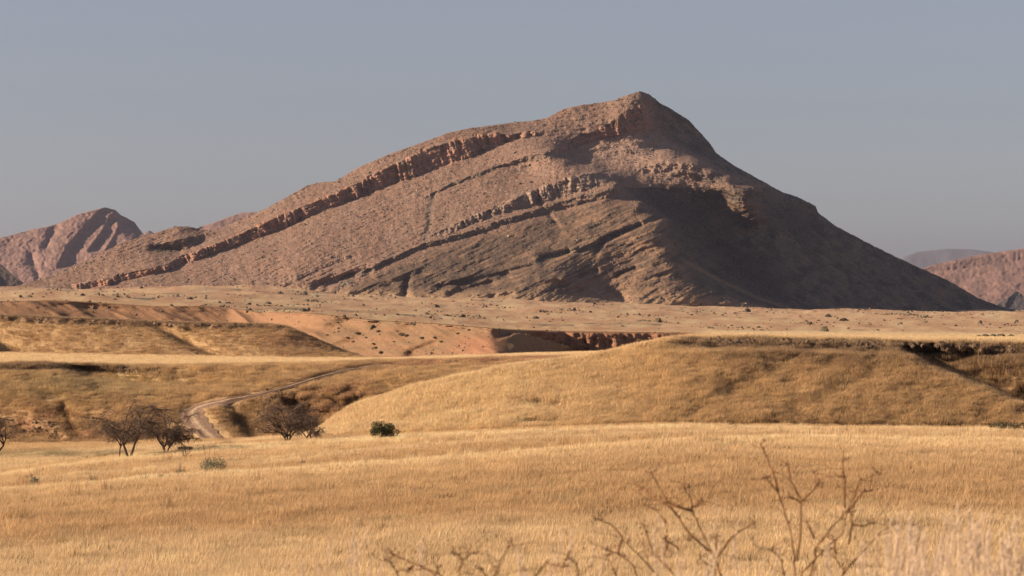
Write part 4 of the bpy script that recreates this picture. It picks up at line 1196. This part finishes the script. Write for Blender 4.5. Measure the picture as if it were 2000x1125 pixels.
for kk, (a, b, s) in enumerate(sorted([(660, 630, 1.0), (700, 652, 1.7), (740, 648, 1.6), (716, 660, 1.2), (795, 657, 1.6), (850, 660, 1.5), (730, 672, 1.4), (735, 680, 1.5), (745, 690, 1.8), (825, 661, 1.4), (862, 668, 1.2), (690, 668, 1.2),
                (895, 652, 1.2), (917, 645, 1.4), (785, 655, 2.2), (810, 634, 1.8), (680, 660, 1.6), (770, 668, 1.0), (640, 655, 1.0), (865, 690, .8)])):
    place_shrub(a, b, s * .72, ORD[kk] + ' dark round shrub from the left on the lit red gullied slope', 'shrubs on the red gullied slope', I_L, I_M + .1)
for k in range(56):
    a = random.uniform(560, 1990); q = random.random()
    lo = float(itp([(560, 592), (1000, 606), (1400, 616), (2000, 622)], a)); hi = float(itp([(560, 606), (1000, 632), (1400, 645), (2000, 650)], a))
    b = lo + (hi - lo) * q
    b_ = ground_at(a, b, I_M, 24)
    place_shrub(a, b, random.uniform(.35, .85) * b_[1] / 1250, 'small dark shrub dotted on the flat plain', 'shrubs dotted over the far plain', I_M, 24)
place_shrub(1648, 627, 3.6, 'largest dark shrub standing alone on the right plain', None, I_M, 24)
for kk, (a, s) in enumerate([(1912, 1.0), (1925, 1.5), (1940, 1.3), (1955, 1.6), (1975, 1.1)]):
    place_shrub(a, 657, s, ORD[kk] + ' low shrub from the left in the row near the right edge of the plain', 'row of shrubs at the right of the plain', I_L, 24)

# ------------------------------------------------------------------ foreground twigs and feather grass, close and out of focus
m_stalk = plain_mat('orange_brown_twig', (.09, .038, .016), (.22, .10, .04), 9)
m_plume = blade_mat('plume', False, (.80, .62, .46), .35)
m_straw = blade_mat('straw', False, (.84, .63, .40), .3)
m_bud = plain_mat('dry_bud', (.05, .024, .012), (.11, .05, .025), 30)


def dead_shrub(label, polys, Y0, seed, r0=.0038, conv=None):
    r = random.Random(seed)
    cxp = conv
    gx_ = (cxp - CX) / F * Y0
    gz_ = ground_z(gx_, Y0)
    root = empty('dead_shrub', (gx_, Y0, gz_)); tag(root, label, 'shrub', None)
    T = Tubes(); B = Tubes(); TW = Tubes()
    for pli, ln in enumerate(polys):
        yy = Y0 + r.uniform(-.25, .25)
        pts = []
        for i, (a, b) in enumerate(ln):
            y = yy + i * r.uniform(-.06, .06)
            pts.append(Vector(((a - CX) / F * y - gx_, y - Y0, (PH - b) / F * y - gz_)))
        if ln[0][1] > 1105:      # carry it down to the root
            s = pts[0]; pts = [Vector((0, 0, -.03)), Vector((s.x * .45, s.y * .5, s.z * .45))] + pts
        pp = []
        for a, b in zip(pts[:-1], pts[1:]):
            for k in range(3):
                pp.append(a.lerp(b, k / 3) + Vector((r.gauss(0, .002), r.gauss(0, .002), 0)))
        pp.append(pts[-1])
        T.tube([tuple(q) for q in pp], r0 * 1.35, r0 * .55, 5)
        for q in pp[2:]:
            if r.random() < .6:
                a4 = r.uniform(0, 6.283)
                p4, d4 = limb(r, q, (math.cos(a4), math.sin(a4) * .6, r.uniform(-.1, 1.0)), r.uniform(.03, .15), 0, 4, .3)
                TW.tube(p4, r0 * .42, r0 * .25, 3)
                if r.random() < .7:
                    e = Vector(p4[-1]); B.tube([tuple(e), tuple(e + Vector((.002, 0, .006))), tuple(e + Vector((0, 0, .011)))], .003, .001, 5)
            if r.random() < .22:
                B.tube([tuple(q), tuple(q + Vector((.003, 0, .006))), tuple(q + Vector((.004, 0, .012)))], .0036, .002, 5)
        e = pp[-1]
        for _ in range(5):
            a4 = r.uniform(0, 6.283); p4, d4 = limb(r, e, (math.cos(a4), math.sin(a4), r.uniform(-.3, .8)), r.uniform(.01, .035), 0, 3, .3)
            TW.tube(p4, r0 * .4, r0 * .3, 3); B.tube([p4[-1], tuple(Vector(p4[-1]) + Vector((0, 0, .008)))], .0034, .0015, 5)
    T.build('branch', m_stalk, root); TW.build('twig', m_stalk, root); B.build('bud', m_bud, root)
    return root


def cz(ox, lst, k=4.246, oy=860): return [[(ox + a / k, oy + b / k) for a, b in ln] for ln in lst]
dead_shrub('dry brown twiggy shrub in the foreground, left of the taller one', cz(1150, [
    [(1090, 1125), (1060, 1000), (1000, 900), (930, 740), (870, 620), (840, 480), (800, 400)], [(1060, 980), (1140, 870), (1200, 790), (1290, 730), (1380, 680)],
    [(1050, 1070), (920, 980)], [(1000, 920), (850, 790), (740, 640), (680, 560), (500, 450), (410, 380)], [(870, 590), (720, 545), (650, 510), (580, 370), (520, 270)],
    [(710, 1125), (600, 1000), (530, 940), (490, 800), (450, 690)], [(560, 1110), (440, 980), (320, 850)], [(380, 1045), (240, 940), (140, 905)], [(240, 940), (280, 800), (190, 700), (60, 650)],
    [(640, 690), (550, 570)], [(740, 910), (700, 860), (620, 820)], [(1060, 900), (1050, 800)], [(220, 1115), (200, 1060), (150, 960)], [(850, 560), (900, 540), (930, 510)], [(860, 800), (830, 830)],
    [(610, 1010), (640, 900), (660, 850)]]), 12.0, 401, conv=1390)
dead_shrub('tallest dry shrub in the foreground, with orange brown branches', cz(1450, [
    [(440, 1125), (430, 960), (400, 750), (340, 560), (290, 430), (190, 310)], [(290, 430), (270, 310), (200, 140), (150, 40)], [(450, 1000), (480, 750), (490, 500), (400, 330), (370, 210)],
    [(490, 510), (560, 440), (630, 360)], [(490, 520), (450, 490), (400, 475)], [(560, 1125), (610, 980), (600, 900), (740, 720), (860, 600), (980, 330), (1130, 280)], [(850, 560), (850, 320), (830, 180)],
    [(870, 600), (1000, 430), (1070, 420)], [(490, 1110), (600, 990), (700, 890), (830, 770), (870, 600)], [(830, 1125), (930, 1000), (1030, 890), (1160, 750), (1270, 690)],
    [(880, 860), (910, 700), (900, 600)], [(910, 700), (1000, 710), (1060, 690)], [(350, 1110), (300, 960), (240, 910)], [(830, 1070), (760, 970), (720, 920)], [(590, 820), (540, 670)], [(780, 940), (760, 830), (700, 800)],
    [(850, 300), (820, 300)]]), 12.6, 402, conv=1556)
k7 = 1 / .3955
dead_shrub('low dark twigs poking up at the bottom edge of the view', cz(600, [
    [(700, 1160), (640, 1110), (520, 1060), (410, 1010)], [(460, 1160), (440, 1100), (400, 1050)], [(745, 1160), (750, 1100), (770, 1050), (810, 1015)], [(770, 1050), (740, 1020)], [(630, 1125), (645, 1080)],
    [(900, 1160), (880, 1125), (860, 1090)], [(900, 1160), (930, 1110), (960, 1040), (1010, 960)], [(1100, 1160), (1180, 1060), (1270, 1080)], [(1340, 1150), (1330, 1070), (1290, 1030)], [(520, 1070), (500, 1110)]], k7, 680), 11.0, 403, conv=880)


def feather_grass(label, px, top, Y0, seed, n_=5, spread=14, plume=True, group='feathery grass tufts in the foreground', pt=1.0):
    gx_ = (px - CX) / F * Y0; gz_ = ground_z(gx_, Y0)
    root = empty('feather_grass', (gx_, Y0, gz_)); tag(root, label, 'grass tuft', group)
    r = random.Random(seed); ST = Tubes(); PLv = []; PLf = []; BLv = []; BLf = []
    H = (PH - top) / F * Y0 - gz_
    for k in range(n_):
        h = H * (1 if k == 0 else r.uniform(.72, .98)); ox = (0 if k == 0 else r.uniform(-spread, spread)) / F * Y0
        lean = r.uniform(-.06, .16) * h
        y = r.uniform(-.2, .2)
        pts = [(ox * .4, y * .4, -.02), (ox * .7 + lean * .2, y * .7, h * .45), (ox + lean * .6, y, h * .8), (ox + lean, y, h)]
        ST.tube(pts, .0030, .0016, 3)
        if plume:
            L_ = h * r.uniform(.13, .2)
            for q in range(int(120 * pt)):
                t = r.random(); z = h - L_ * (1 - t); w_ = .010 * math.sin(math.pi * min(1, t * .9 + .08)) + .002
                a = r.uniform(0, 6.283); cx_ = ox + lean * (.6 + .4 * (z / h - .8) / .2)
                p0 = Vector((cx_, y, z)); p1 = p0 + Vector((math.cos(a) * w_ + .006, math.sin(a) * w_, .02))
                sd = Vector((-math.sin(a), math.cos(a), 0)) * .0024
                i = len(PLv); PLv += [tuple(p0 - sd), tuple(p0 + sd), tuple(p1)]; PLf.append((i, i + 1, i + 2))
        for q in range(4):
            a = r.uniform(0, 6.283); hh = h * r.uniform(.5, .85); b = Vector((ox * .5, y * .5, 0)); t = b + Vector((math.cos(a) * .12 * h + ox * .4 + lean * .4, math.sin(a) * .1, hh)); m = (b + t) / 2 + Vector((0, 0, .03))
            sd = Vector((.0032, .001, 0)); i = len(BLv); BLv += [tuple(b - sd), tuple(b + sd), tuple(m + sd), tuple(m - sd), tuple(t), tuple(t)]
            BLf += [(i, i + 1, i + 2), (i, i + 2, i + 3), (i + 3, i + 2, i + 4)]
    ST.build('stalk', m_straw, root)
    mesh_obj('blade', BLv, BLf, m_straw, root)
    if plume: mesh_obj('plume', PLv, PLf, m_plume, root)
    return root


fg = [(622, 1022, 'pale feathery grass tuft at the bottom edge, tallest of the left ones'), (600, 1052, 'short pale grass tuft just left of the tallest left one'), (665, 1042, 'thin feathery stalk right of the tallest left tuft'),
      (708, 1058, 'leaning feathery stalk fourth from the left at the bottom'), (800, 1050, 'faint feathery stalk above the low dark twigs'), (830, 1068, 'short faint stalk beside the low dark twigs'),
      (1035, 1034, 'tall pale plume left of middle foreground stalks'), (1052, 1058, 'short plume beside the tall middle plume'), (1080, 1040, 'slim plume between two middle plumes'), (1112, 1042, 'pink plume left of the dry shrubs'),
      (1132, 1068, 'short plume close to the left dry shrub'), (1295, 1035, 'pale plume among the outer twigs of the left shrub'), (1322, 1010, 'mauve plume inside the left dry shrub'), (1345, 1040, 'broad mauve plume before the left shrub stem'),
      (1388, 980, 'tallest upright pale stalk beside the left shrub'), (1402, 1030, 'second pale stalk beside the left shrub'), (100, 1095, 'short grass tips in the bottom left corner'), (175, 1100, 'blurred grass tips right of the bottom left corner'),
      (480, 1108, 'low blurred tips left of the pale tufts'), (980, 1080, 'low blurred tips before the middle plumes'), (1240, 1075, 'low plume left of the shrub twigs'), (1460, 1060, 'low pale grass between the two dry shrubs'), (1640, 1062, 'low grass tuft right of the tallest dry shrub')]
for k, (a, t, lb) in enumerate(fg):
    feather_grass(lb, a, t, random.uniform(11.0, 13.0), 500 + k, n_=3 if t < 1070 else 5, spread=9 if t < 1070 else 22, group=None)
r9 = random.Random(3)
for k in range(64):
    a = 1680 + 340 * (k + r9.random()) / 64
    top = float(itp([(1690, 1050), (1720, 1000), (1780, 985), (1850, 1005), (1900, 985), (1960, 1005), (2030, 1010)], a)) + abs(r9.gauss(0, 38))
    feather_grass('blurred feathery grass in the dense clump at the bottom right', a, top, r9.uniform(9.5, 12.5), 700 + k, n_=4, spread=12, group='dense feathery grass at the bottom right', pt=.8)
